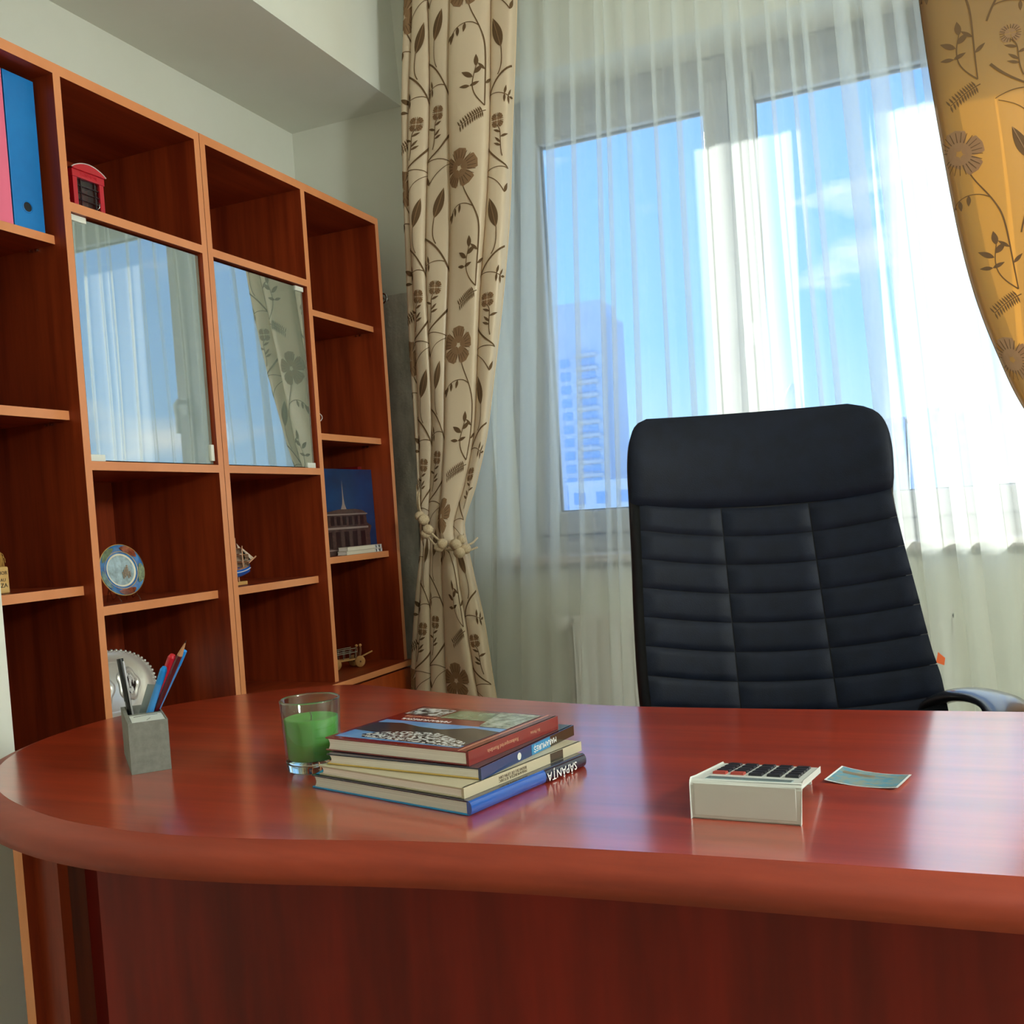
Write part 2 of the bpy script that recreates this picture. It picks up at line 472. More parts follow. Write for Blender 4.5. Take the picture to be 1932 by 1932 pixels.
# ------------------------------------------------------------------ bookcases
XF, XB = -1.62, -1.974         # front and back planes
XR = -1.652                    # front of the recessed shelves
E = {3: 1}                     # +x face gets the edge band
def board(name, a, b, mat, parent):
    return boxo(name, a, b, [mat, 'edge_band'], parent, faces=E)
def unit(name, label, y0, ym0, ym1, y1, glass_first, shelves_side):
    """one two-column bookcase; outer boards at y0 and y1, divider ym0..ym1"""
    t = .0188
    r = thing(name, label, 'bookcase', (-1.8, (y0+y1)/2, 0))
    board('side_panel', (XB, y0, .64), (XF, y0+t, 2.0555), 'wood_z', r)
    board('side_panel', (XB, y1-t, .64), (XF, y1, 2.0555), 'wood_z', r)
    board('divider', (XB, ym0, .643), (XF, ym1, 2.0555), 'wood_z', r)
    board('top_panel', (XB, y0, 2.0555), (XF, y1, 2.0774), 'wood_y', r)
    boxo('back_panel', (XB-.004, y0, .05), (XB, y1, 2.0774), 'wood_z', r)
    cols = [(y0+t, ym0), (ym1, y1-t)]
    cg, cs = (cols[1], cols[0]) if not glass_first else (cols[0], cols[1])
    board('shelf', (XB, cg[0], 1.7817), (XF, cg[1], 1.8012), 'wood_y', r)
    board('shelf', (XB, cg[0], 1.2457), (XF, cg[1], 1.2647), 'wood_y', r)
    board('shelf', (XB, cg[0], .9349), (XR, cg[1], .9548), 'wood_y', r)
    board('shelf', (XB, cg[0], 1.552), (-1.648, cg[1], 1.570), 'wood_y', r)
    for z0, z1 in shelves_side:
        s = board('shelf', (XB, cs[0], z0), (XR, cs[1], z1), 'wood_y', r)
        for yy in (cs[1]-.006,):
            p = MB(); p.tube([(XR-.05, yy, z0-.004), (XR-.05, yy+.006, z0-.004)], .0035, 8); p.tube([(XR-.065, yy, z0-.005), (XR-.065, yy+.006, z0-.005)], .0025, 8)
            p.build('shelf_pin', 'chrome', s)
    # base cabinet: top board, carcass, plinth and two doors
    board('base_top', (XB, y0, .625), (-1.600, y1, .643), 'wood_y', r)
    boxo('base_body', (XB, y0, .06), (-1.622, y1, .625), 'wood_z', r)
    boxo('plinth', (XB, y0, 0), (-1.66, y1, .06), 'wood_y', r)
    for c, hs in ((cols[0], 1), (cols[1], 0)):
        d = boxo('door', (-1.622, c[0]-.008, .07), (-1.604, c[1]+.008, .618), 'edge_band' if False else 'door_wood_lit', r, bevel=.001)
        hy = c[1]-.03 if hs else c[0]+.03
        k = MB(); k.lathe([(.006, 0), (.006, .012), (.013, .016), (.013, .022), (0, .026)], (-1.604, hy, .55), 16, axis='x')
        k.build('knob', 'chrome', d)
    # glass door
    ga, gb = cg[0]+.012, cg[1]-.004
    if glass_first: ga, gb = cg[0]+.005, cg[1]-.010
    d = boxo('glass_door', (-1.637, ga, 1.268), (-1.632, gb, 1.776), 'door_glass', r)
    if not glass_first:
        boxo('hinge_clip', (-1.640, ga-.004, 1.768), (-1.629, ga+.036, 1.781), 'clip', d, bevel=.001)
        boxo('hinge_clip', (-1.640, ga-.004, 1.2655), (-1.629, ga+.036, 1.280), 'clip', d, bevel=.001)
        boxo('pull_clip', (-1.641, gb-.010, 1.275), (-1.627, gb+.001, 1.315), 'clip', d, bevel=.001)
    else:
        boxo('hinge_clip', (-1.640, gb-.034, 1.766), (-1.629, gb+.004, 1.779), 'clip', d, bevel=.001)
        boxo('hinge_clip', (-1.640, gb-.034, 1.2655), (-1.629, gb+.004, 1.280), 'clip', d, bevel=.001)
    return r
pm('door_wood_lit', (176, 78, 30), 0.4, col2=(150, 58, 20), scale=(20, 20, 1.6), detail=4)  # bookcase wood, colour lightened where the doors face the light
SIDE = [(1.7147, 1.7325), (1.352, 1.3712), (.9846, 1.004)]
unit('bookcase', 'cherry wood bookcase with glass door nearest the camera, holding the ring binders', 1.1175, 1.535, 1.5535, 1.9711, False, SIDE)
unit('bookcase', 'cherry wood bookcase with glass door nearest the beige curtain', 1.9729, 2.3885, 2.4078, 2.814, True, SIDE)

# ------------------------------------------------------------------ desk
near = [(-1.401, 1.105), (-1.318, 1.025), (-1.222, .959), (-1.103, .910), (-.987, .880), (-.85, .870), (-.708, .886), (-.60, .908), (-.466, .930), (-.239, .948), (.059, .960), (.6, .985), (1.0, 1.003)]
farr = [(1.0, 1.70), (.6, 1.685), (.112, 1.664), (.007, 1.660), (-.225, 1.649), (-.40, 1.643), (-.494, 1.642), (-.597, 1.652), (-.768, 1.686), (-.902, 1.728), (-1.034, 1.769), (-1.12, 1.800), (-1.19, 1.806), (-1.26, 1.782), (-1.33, 1.730), (-1.40, 1.655), (-1.463, 1.56), (-1.497, 1.45), (-1.497, 1.33), (-1.462, 1.205)]
def chaikin(p, it=2, closed=True):
    for _ in range(it):
        q = []
        n = len(p)
        rng = range(n) if closed else range(n-1)
        if not closed: q.append(p[0])
        for i in rng:
            a, b = p[i], p[(i+1) % n]
            q.append(tuple(.75*x+.25*y for x, y in zip(a, b))); q.append(tuple(.25*x+.75*y for x, y in zip(a, b)))
        if not closed: q.append(p[-1])
        p = q
    return p
def smooth_outline(pts):
    # keep the two square right-hand corners, smooth the rest
    body = chaikin(farr+near, 2, False)
    return body
outl = smooth_outline(None)           # open CCW?  right-far -> left -> right-near
desk = thing('desk', 'large red cherry wood office desk with rounded left end', 'desk', (-.5, 1.3, 0))
DZ = .75
top = MB()
n = len(outl)
area = sum(outl[i][0]*outl[(i+1) % n][1]-outl[(i+1) % n][0]*outl[i][1] for i in range(n))
P = outl if area > 0 else outl[::-1]
top.prism(P, DZ-.036, DZ)
top.build('table_top', 'desk_top', desk)
# rolled edge swept round the outline
prof = [(0, -.0002), (.012, -.0034), (.024, -.0078), (.031, -.0122), (.0352, -.018), (.0372, -.026), (.038, -.037), (0.0, -.037)]
nn = []
for i in range(n):
    a = Vector(P[i-1]+(0,)); b = Vector(P[i]+(0,)); c = Vector(P[(i+1) % n]+(0,))
    t = ((b-a).normalized()+(c-b).normalized())
    t.normalize()
    nn.append((t.y, -t.x))
ed = MB()
def ef(u, v):
    i = int(round(u*n)) % n; j = int(round(v*(len(prof)-1)))
    return (P[i][0]+nn[i][0]*prof[j][0], P[i][1]+nn[i][1]*prof[j][0], DZ+prof[j][1])
ed.grid(ef, n, len(prof)-1, 0, True, True)
ed.build('rolled_edge', 'desk_edge', desk)
# panels under the top
def pl(x): return 1.015+.045*(x+1.1)
def slab(name, x0, x1, dy, th, z0, z1, mats, faces=None):
    m = MB(); m.prism([(x0, pl(x0)+dy), (x1, pl(x1)+dy), (x1, pl(x1)+dy+th), (x0, pl(x0)+dy+th)], z0, z1)
    return m.build(name, mats, desk)
slab('front_panel', -1.112, .95, 0, .022, .06, DZ-.037, 'desk_panel')
slab('filler_panel', -1.244, -1.198, .012, .018, .06, DZ-.037, 'wood_z')
slab('recessed_panel', -1.198, -1.112, .06, .018, .06, DZ-.037, 'desk_panel')
m = MB(); m.box((-1.262, 1.003, 0), (-1.244, 1.44, DZ-.037), 0, {2: 1})
m.build('leg_panel', ['wood_z', 'edge_band'], desk)
m = MB(); m.box((.93, 1.06, 0), (.948, 1.62, DZ-.037), 0, {2: 1})
m.build('leg_panel', ['wood_z', 'edge_band'], desk)
m = MB(); m.lathe([(.16, 0), (.16, .012), (.03, .03), (.03, DZ-.05), (.1, DZ-.045), (.1, DZ-.037)], (-1.18, 1.62, 0), 24)
m.build('support_leg', 'chrome', desk)

# ------------------------------------------------------------------ curtains
def fold_table(tr, amp, bulge):
    """cross-section of a gathered drape: list of (u metres, fraction 0..1 across, depth) ; tr = trough fractions"""
    out = []
    N = 26
    for i in range(len(tr)-1):
        w = tr[i+1]-tr[i]
        for k in range(N):
            t = k/N
            out.append((tr[i]+w*(t-bulge*sin(2*pi*t)), amp[i]*(max(sin(pi*t), 0)**0.38)))
    out.append((tr[-1], 0.0))
    return out
class Drape:
    def __init__(s, cs, xl, xr, y0, ampz, wref):
        s.cs, s.xl, s.xr, s.y0, s.ampz = cs, xl, xr, y0, ampz
        s.u = [0.0]
        for a, b in zip(cs, cs[1:]):
            s.u.append(s.u[-1]+sqrt(((b[0]-a[0])*wref)**2+(b[1]-a[1])**2))
        s.len = s.u[-1]
    def at(s, u, z):
        u = min(max(u, 0), s.len-1e-6)
        lo, hi = 0, len(s.u)-1
        while hi-lo > 1:
            md = (lo+hi)//2
            if s.u[md] <= u: lo = md
            else: hi = md
        t = (u-s.u[lo])/(s.u[hi]-s.u[lo])
        fx = s.cs[lo][0]*(1-t)+s.cs[hi][0]*t; d = s.cs[lo][1]*(1-t)+s.cs[hi][1]*t
        a, b = sinterp(s.xl, z), sinterp(s.xr, z)
        k = sinterp(s.ampz, z)
        wv = .006*sin(z*5+fx*9)
        return Vector((a+(b-a)*fx+.004*sin(z*7+fx*14), s.y0-d*k+wv, z))
    def nrm(s, u, z):
        e = .002
        a = s.at(u+e, z)-s.at(u-e, z); b = s.at(u, z+e)-s.at(u, z-e)
        return a.cross(b).normalized()
    def mesh(s, name, mat, parent, z0, z1, nz):
        m = MB()
        nu = len(s.cs)-1
        m.grid(lambda a, b: s.at(s.u[int(round(a*nu))], z0+(z1-z0)*b), nu, nz)
        return m.build(name, mat, parent)

# two vines of the floral print, each one repeat (height CH) drawn about its own centre line, metres
CH = .52
def bez(p0, p1, p2, p3, n=12):
    r = []
    for i in range(n+1):
        t = i/n; k = 1-t
        r.append((k**3*p0[0]+3*k*k*t*p1[0]+3*k*t*t*p2[0]+t**3*p3[0], k**3*p0[1]+3*k*k*t*p1[1]+3*k*t*t*p2[1]+t**3*p3[1]))
    return r
class Vine:
    def __init__(s): s.stems = []; s.leaves = []
    def stem(s, p, w0, w1): s.stems.append((p, w0, w1)); return p
    def leaf(s, x, y, ang, L, w, tone=0): s.leaves.append((x, y, ang, L, w, tone))
    def flower(s, cx, cy, R, n, tone, rot=0.0):
        for k in range(n):
            a = rot+360*k/n
            s.leaf(cx+.12*R*cos(radians(a)), cy+.12*R*sin(radians(a)), a, R*.92, R*.80, tone)
        for k in range(n*5):
            a = radians(rot+360*k/(n*5))
            s.stem([(cx+R*.50*cos(a), cy+R*.50*sin(a)), (cx+R*.72*cos(a), cy+R*.72*sin(a)), (cx+R*.94*cos(a), cy+R*.94*sin(a))], .0020, .0012)
VA, VB = Vine(), Vine()
VA.stem(bez((-.045, .275), (-.01, .26), (.02, .23), (.045, .16)), .0060, .0040)
VA.stem(bez((.0, .252), (-.015, .275), (-.012, .30), (-.008, .335)), .0030, .0022)
VA.leaf(-.008, .330, 72, .090, .036)
tw = VA.stem(bez((.030, .195), (.01, .205), (-.02, .20), (-.038, .185)), .0024, .0018)
for t, an in ((9, 100), (9, -90), (11, 120), (11, -100), (12, 170)): VA.leaf(tw[t][0], tw[t][1], an, .024, .009)
VA.flower(.0, .120, .023, 4, 2, 40)
st_ = VA.stem(bez((.0, .105), (-.022, .09), (-.005, .06), (-.020, .015)), .0024, .0030)
for t, an in ((4, 20), (6, 160), (8, 40), (9, 20)): VA.leaf(st_[t][0], st_[t][1], an, .026, .009)
VA.stem(bez((-.042, -.02), (-.02, .0), (.01, .01), (.046, .055)), .0034, .0070)
VA.stem(bez((-.042, -.02), (-.015, -.012), (.01, -.012), (.046, -.03)), .0026, .0020)
VA.stem(bez((-.03, .43), (-.01, .46), (.0, .47), (.04, .485)), .0026, .0018)
VA.leaf(-.03, .43, 110, .030, .014)
sp = VB.stem(bez((.058, .385), (.02, .42), (.01, .44), (.030, .50)), .0036, .0022)
VB.leaf(.030, .500, 92, .034, .018); VB.leaf(.020, .47, 150, .038, .017); VB.leaf(.024, .48, 40, .034, .017)
VB.leaf(.012, .445, 175, .030, .012); VB.leaf(.012, .445, 20, .030, .012)
fr = VB.stem(bez((.062, .372), (.04, .365), (.02, .355), (-.012, .335)), .0028, .0016)
for t in range(2, 13):
    VB.leaf(fr[t][0], fr[t][1], 120, .017, .0055); VB.leaf(fr[t][0], fr[t][1], -80, .017, .0055)
VB.flower(-.012, .215, .056, 5, 1, 18)
VB.stem(bez((.004, .160), (.015, .13), (.035, .11), (.050, .070)), .0032, .0040)
bf = VB.stem(bez((.040, .095), (.01, .12), (-.03, .115), (-.048, .085)), .0026, .0020)
for t, an in ((6, -100), (9, -90), (11, -110), (12, -100), (12, -140)): VB.leaf(bf[t][0], bf[t][1], an, .026, .012)
VB.stem(bez((.050, .070), (.062, .04), (.060, .0), (.058, -.135)), .0044, .0030)
VB.leaf(.058, -.03, 140, .03, .011); VB.leaf(.060, -.07, 40, .03, .011)

def embroider(dr, name, parent, z0, z1, cols, eps=.0012):
    """cols: (centre along the cloth, vine, height phase, mirror)"""
    m = MB()
    def P(x, y, lift=1.0):
        if y < z0 or y > z1 or x < .004 or x > dr.len-.004: return None
        return dr.at(x, y)+dr.nrm(x, y)*eps*lift
    def strip(ctr, tone, lift):
        """ctr: list of (x,y,nx,ny,halfwidth); wide strips get extra points across so they follow the cloth"""
        last = None
        wmax = max(c[4] for c in ctr)
        na = 1 if wmax < .003 else 3 if wmax < .009 else 6
        for (x, y, nx, ny, h) in ctr:
            row = [P(x+nx*h*(1-2*k/na), y+ny*h*(1-2*k/na), lift) for k in range(na+1)]
            if any(q is None for q in row): last = None; continue
            if last:
                for k in range(na): m.add([last[k], last[k+1], row[k+1], row[k]], [(0, 1, 2, 3)], tone, True)
            last = row
    def dense(p, step=.009):
        q = [p[0]]
        for a, b in zip(p, p[1:]):
            d = sqrt((b[0]-a[0])**2+(b[1]-a[1])**2); k = max(1, int(d/step))
            for i in range(1, k+1): q.append((a[0]+(b[0]-a[0])*i/k, a[1]+(b[1]-a[1])*i/k))
        return q
    for (uc, vn, zph, mir) in cols:
        for iz in range(-2, int((z1-z0)/CH)+2):
            ox = uc; oy = z0+iz*CH+zph
            for (x, y, a, L, w, tone) in vn.leaves:
                if mir: x, a = -x, 180-a
                c, s_ = cos(radians(a)), sin(radians(a))
                nseg = 7 if L < .05 else 10
                ctr = []
                for i in range(nseg+1):
                    t = i/nseg
                    prof_ = (sin(pi*t)**.8*(1-.35*t)) if tone == 0 else (sin(pi*min(t*.62+.05, 1))**.9 if t < .92 else .35 if t < 1 else .05)
                    ctr.append((ox+x+c*L*t, oy+y+s_*L*t, -s_, c, max(w*.5*prof_, .0004)))
                strip(ctr, 0 if tone == 0 else 1, 1.0)
                if tone == 0 and L > .05:
                    strip([(ox+x+c*L*t, oy+y+s_*L*t, -s_, c, .0012) for t in [k/8 for k in range(9)]], 1, 1.8)
            for (p, w0, w1) in vn.stems:
                q = dense([(ox+(-x if mir else x), oy+y) for x, y in p])
                ctr = []
                for i, (x, y) in enumerate(q):
                    a = q[max(i-1, 0)]; b = q[min(i+1, len(q)-1)]
                    d = sqrt((b[0]-a[0])**2+(b[1]-a[1])**2) or 1
                    ctr.append((x, y, -(b[1]-a[1])/d, (b[0]-a[0])/d, .5*(w0+(w1-w0)*i/len(q))))
                strip(ctr, 0, 1.6)
    return m.build(name, ['print_dark', 'print_mid'], parent)

# left drape, tied back with a beaded cord
xl = [(0, -1.592), (.3, -1.59), (.563, -1.582), (.893, -1.542), (1.013, -1.524), (1.134, -1.521), (1.405, -1.511), (1.909, -1.502), (2.236, -1.483), (2.717, -1.445), (2.95, -1.43)]
xr = [(0, -1.20), (.3, -1.25), (.532, -1.290), (.76, -1.322), (.90, -1.350), (1.01, -1.368), (1.08, -1.372), (1.20, -1.318), (1.382, -1.258), (1.935, -1.160), (2.167, -1.130), (2.624, -1.086), (2.95, -1.065)]
csL = fold_table([0, .08, .25, .47, .82, 1.0], [.045, .060, .058, .070, .050], .17)
dl = Drape(csL, xl, xr, 2.797, [(0, .95), (.6, .85), (.95, .55), (1.02, .48), (1.12, .6), (1.5, .85), (2.0, 1.0), (2.95, 1.0)], .37)
tl = thing('curtain', 'beige floral drape tied back left of the window', 'curtain', (-1.4, 2.815, 0), group='floral drapes at the window')
dl.mesh('cloth', 'drape', tl, .015, 2.93, 110)
mid = lambda d, i: d.u[i*26+13]
embroider(dl, 'floral_print', tl, .05, 2.92, [(mid(dl, 0), VB, .30, False), (mid(dl, 1), VA, .06, False), (mid(dl, 2), VA, .08, False), (mid(dl, 3), VB, .32, False), (mid(dl, 4), VA, .02, True)])
# turned hem along the free edge
m = MB()
m.grid(lambda a, b: dl.at(dl.len-.001, .015+2.915*b)+Vector((-.022+.024*a, -.006-.004*sin(pi*a), 0)), 4, 90)
m.build('hem', 'drape', tl)
# cord tie-back with rope balls
tb = thing('tieback', 'cream cord tie-back with knotted rope balls on the left drape', 'tieback', (-1.42, 2.75, 1.0))
c1 = [(-1.515, 2.782, 1.20), (-1.497, 2.737, 1.15), (-1.476, 2.717, 1.105), (-1.448, 2.710, 1.058), (-1.404, 2.709, 1.018), (-1.362, 2.717, 1.008), (-1.330, 2.757, 1.012), (-1.335, 2.812, 1.03)]
c2 = [(-1.522, 2.782, 1.21), (-1.503, 2.739, 1.14), (-1.482, 2.720, 1.098), (-1.460, 2.713, 1.045), (-1.425, 2.710, 1.008), (-1.372, 2.715, .998), (-1.340, 2.747, .992), (-1.338, 2.812, 1.0)]
for c in (c1, c2):
    MB().tube(chaikin(c, 2, False), .0035, 6).build('cord', 'rope', tb)
random.seed(4)
for (x, y, z, r) in [(-1.483, 2.715, 1.110, .0165), (-1.468, 2.710, 1.098, .0185), (-1.452, 2.706, 1.066, .017), (-1.463, 2.709, 1.054, .017), (-1.404, 2.704, 1.020, .0175), (-1.418, 2.706, 1.010, .0165), (-1.362, 2.710, 1.016, .019), (-1.350, 2.727, 1.030, .016), (-1.352, 2.712, .990, .0185), (-1.338, 2.730, 1.0, .017)]:
    m = MB()
    ph = random.random()*6
    m.grid(lambda a, b: (x+r*(1+.10*sin(8*pi*b+ph)*sin(6*pi*a))*sin(pi*b)*cos(2*pi*a), y+r*(1+.10*sin(6*pi*a+ph))*sin(pi*b)*sin(2*pi*a), z+r*.95*cos(pi*b)), 14, 9, 0, True, True)
    m.build('rope_ball', 'rope', tb)

# right drape, lit from behind
xl2 = [(0, .42), (.5, .50), (.92, .56), (.98, .50), (1.06, .40), (1.15, .298), (1.279, .213), (1.438, .156), (1.59, .113), (1.797, .071), (2.07, .032), (2.34, .012), (2.95, -.02)]
xr2 = [(0, .86), (.5, .80), (.95, .74), (1.2, .82), (1.6, .92), (2.2, .98), (2.95, 1.0)]
csR = fold_table([0, .30, .52, .74, 1.0], [.030, .055, .055, .06], .05)
drr = Drape(csR, xl2, xr2, 2.782, [(0, 1), (.95, .6), (1.3, .8), (2.95, 1)], .9)
tr_ = thing('curtain', 'golden floral drape glowing in the sun right of the window', 'curtain', (.5, 2.80, 0), group='floral drapes at the window')
drr.mesh('cloth', 'drape_right_shaded', tr_, .015, 2.93, 110)
embroider(drr, 'floral_print', tr_, .05, 2.92, [(.055+.135*k, (VB, VA)[k % 2], (.10, .34)[k % 2]+.12*(k % 3), k % 2 == 1) for k in range(9)])
m = MB()
m.grid(lambda a, b: drr.at(.0015, .015+2.915*b)+Vector((-.002+.026*a, .004+.003*sin(pi*a), 0)), 4, 110)
m.build('hem', 'hem', tr_)

# sheer curtain: plan curve with narrow Z-folds, fanning out slightly towards the floor
SY = 2.856
pleats = [(-1.40, .05), (-1.33, .04), (-1.27, .05), (-1.20, .045), (-1.125, .04), (-1.045, .020), (-.965, .005), (-.884, .005), (-.852, .004), (-.787, .006), (-.70, .004), (-.629, .007), (-.56, .005), (-.47, .010), (-.424, .005), (-.352, .005), (-.291, .005), (-.249, .007), (-.145, .040), (-.065, .045), (.005, .030), (.07, .055), (.16, .05), (.25, .05), (.35, .05), (.45, .06), (.56, .05), (.66, .06), (.77, .05), (.88, .05)]
plan = []
xprev = -1.47
random.seed(9)
for i, (xp, wb) in enumerate(pleats):
    if wb < .012: wb *= 1.7
    big = wb > .015
    nm = 5 if (xp-xprev) > .05 else 2
    amp = (.024 if xp > -.2 else .016) if big else .009
    for k in range(1, nm):
        t = k/nm
        plan.append((xprev+(xp-wb*.5-xprev)*t, SY+amp*sin(pi*t)*(1 if i % 2 else .4)))
    dy = (.036 if xp > -.2 else .026) if big else .024
    plan += [(xp+wb*.5, SY-.002), (xp+wb*.5+.002, SY-.002-dy*.45), (xp-wb*.5-.001, SY-.004-dy*.55), (xp-wb*.5-.002, SY-.004-dy), (xp+wb*.2, SY-dy*1.25)]
    xprev = xp+wb*.5+.006
plan.append((.95, SY))
plan = chaikin(plan, 2, False)
def sheer_at(i, z):
    x, y = plan[i]
    k = (1.75-z)
    xc = -.62
    f = 1+.115*k*(1 if abs(x-xc) > 0 else 0)
    xx = xc+(x-xc)*f
    return (xx, y+.010*sin(3*x+2.2*z)*(.5+.3*k)+(.006*sin(21*x+z*3)), z)
ts = thing('sheer_curtain', 'white sheer net curtain hanging across the window', 'curtain', (-.3, SY, 0))
m = MB()
m.grid(lambda a, b: sheer_at(int(round(a*(len(plan)-1))), .02+2.91*b), len(plan)-1, 40)
m.build('net', 'sheer', ts)
# ceiling track for all curtains
ck = thing('curtain_rail', 'white double curtain rail fixed to the ceiling', 'curtain rail', (-.3, 2.84, 2.93))
for y in (2.782, 2.856): boxo('track', (-1.55, y-.008, 2.932), (1.1, y+.008, 2.95), 'pvc', ck)

# ------------------------------------------------------------------ wrapped panel behind the bookcase end
pm('bubble_wrap', (206, 202, 188), 0.3, col2=(160, 158, 146), scale=(18, 18, 6), bump=0.9, bscale=(110, 110, 110), spec=0.7)
pm('dark_strip', (30, 28, 28), 0.6)
bw = thing('wrapped_panel', 'grey bubble-wrapped flat panel leaning between bookcase and window wall', 'panel', (-1.8, 2.94, 0))
m = MB()
m.grid(lambda a, b: (-2.02+.388*a+.034*b*a, 2.925+.006*sin(17*b+3*a)+.004*sin(40*b*a)+.025*b, .0+1.865*b), 14, 50)
m.add([(-2.02, 2.925, 0), (-1.632, 2.925, 0), (-1.632, 2.945, 0), (-2.02, 2.945, 0)], [(0, 3, 2, 1)])
m.grid(lambda a, b: (-2.02+.388*a+.034*b*a, 2.947+.025*b, .0+1.865*b), 4, 10)
m.build('wrap', 'bubble_wrap', bw)
m = MB(); m.tube([(-1.628, 2.937, .0), (-1.620, 2.945, .5), (-1.608, 2.952, 1.0), (-1.602, 2.958, 1.4), (-1.596, 2.963, 1.868)], .0045, 6)
m.build('edge_strip', 'dark_strip', bw)
for z in (1.845, .985):
    m = MB(); m.tube([(-1.705+.016*cos(a*pi/8)+.035*(z > 1.5), 2.900, z+.016*sin(a*pi/8)) for a in range(17)], .004, 6)
    m.tube([(-1.705+.035*(z > 1.5), 2.9, z), (-1.705+.035*(z > 1.5), 2.935, z)], .004, 6)
    m.build('wall_ring', 'chrome', bw)

# ------------------------------------------------------------------ office chair
CA, CR = radians(12), radians(12)
ch = thing('office_chair', 'black leather high-back office chair behind the desk', 'chair', (-.28, 2.05, 0))
cu_ = Vector((cos(CA), sin(CA), 0)); cv_ = Vector((-sin(CA)*sin(CR), cos(CA)*sin(CR), cos(CR))); cn_ = cu_.cross(cv_)
CO = Vector((-.29, 1.9, .66))
def cp(u, v, w): return CO+cu_*u+cv_*v+cn_*w
Ltab = [(-.22, -.235), (.044, -.263), (.185, -.268), (.346, -.268), (.456, -.269), (.534, -.269), (.584, -.262), (.612, -.245), (.626, -.205)]
Rtab = [(-.22, .322), (.056, .297), (.116, .285), (.236, .267), (.36, .248), (.439, .239), (.475, .243), (.539, .242), (.583, .231), (.606, .208), (.62, .165)]
def curve_w(u): return .045*min(abs((u-.0)/.26), 1.1)**2
def back_pt(a, b, front):
    v = -.22+(.624+.22)*b
    l, r = sinterp(Ltab, v), sinterp(Rtab, v)
    u = l+(r-l)*a
    e = min(a, 1-a)*(r-l); et = (.626-v)
    # rounding toward sides and top
    k = sqrt(max(0, 1-max(0, 1-e/.035)**2)); kt = sqrt(max(0, 1-max(0, 1-et/.05)**2))
    hump = .006*math.exp(-((v-.53)/.07)**2)
    th = .034*k*kt
    w = curve_w(u)+(th+hump*k if front else -th*1.3-.03*k*kt)-.034
    return cp(u, v+.009*(1-min(1, (u/.25)**2))*max(0, b)**3, w)
def arow(a):   # dense near the edges
    return .5-.5*cos(pi*a)
m = MB()
m.grid(lambda a, b: back_pt(arow(a), 1-(1-b)**1.6, True), 36, 44)
m.grid(lambda a, b: back_pt(arow(1-a), 1-(1-b)**1.6, False), 36, 44)
# top closing strip
m.grid(lambda a, b: back_pt(arow(a), 1, True).lerp(back_pt(arow(a), 1, False), b), 36, 2)
m.build('backrest', 'leather_body', ch)
# headrest pad, rolled along the top
m = MB()
def sL(v): return -.080+(.0)*v
def seamL(v): return interp([(-.2, -.060), (.04, -.070), (.43, -.087)], v)
def seamR(v): return interp([(-.2, .122), (.04, .109), (.43, .081)], v)
def head(a, b):
    v0 = .430+.018*abs(2*a-1)**2
    v = v0+(.618-v0)*b
    l, r = sinterp(Ltab, v)+.006, sinterp(Rtab, v)-.006
    u = l+(r-l)*arow(a)
    e = min(u-l, r-u)
    k = min(1, e/.03); k = sqrt(max(0, 1-(1-k)**2))
    kb = sqrt(max(0, 1-(1-min(1, b/.10))**2)); kt = sqrt(max(0, 1-(1-min(1, (1-b)/.25))**2))
    return cp(u, v+.009*(1-min(1, (u/.25)**2))*((v+.22)/.844)**3, curve_w(u)+.003+(.008+.006*sin(pi*min(1, b*1.1)))*min(k, kb, kt)+.006*sin(pi*b))
m.grid(head, 36, 20)
m.build('headrest', 'leather', ch)
# quilted pads: three columns, eight rows
rows = [.432-.0572*i for i in range(10)]
for i in range(9):
    for c in range(3):
        m = MB()
        def pad(a, b, i=i, c=c):
            vb, vt = rows[i+1], rows[i]
            v = vb+(vt-vb)*b
            l = [sinterp(Ltab, v)+.022, seamL(v), seamR(v)][c]; r = [seamL(v), seamR(v), sinterp(Rtab, v)-.008][c]
            l += .0012; r -= .0012
            u = l+(r-l)*a
            vv = v+(.018*abs((u)/.25)**2)+.0
            ka = min(1, min(a, 1-a)*(r-l)/.012); kb = min(1, min(b-0.0, 1-b)*(vt-vb)/.011)
            k = sqrt(max(0, 1-(1-ka)**2))*sqrt(max(0, 1-(1-kb)**2))
            return cp(u, vv-.0008+(.0016*(.5-b)), curve_w(u)+.0015+.0052*k*(.75+.25*sin(pi*b)))
        m.grid(pad, 12, 8)
        m.build('quilted_pad', 'leather', ch)
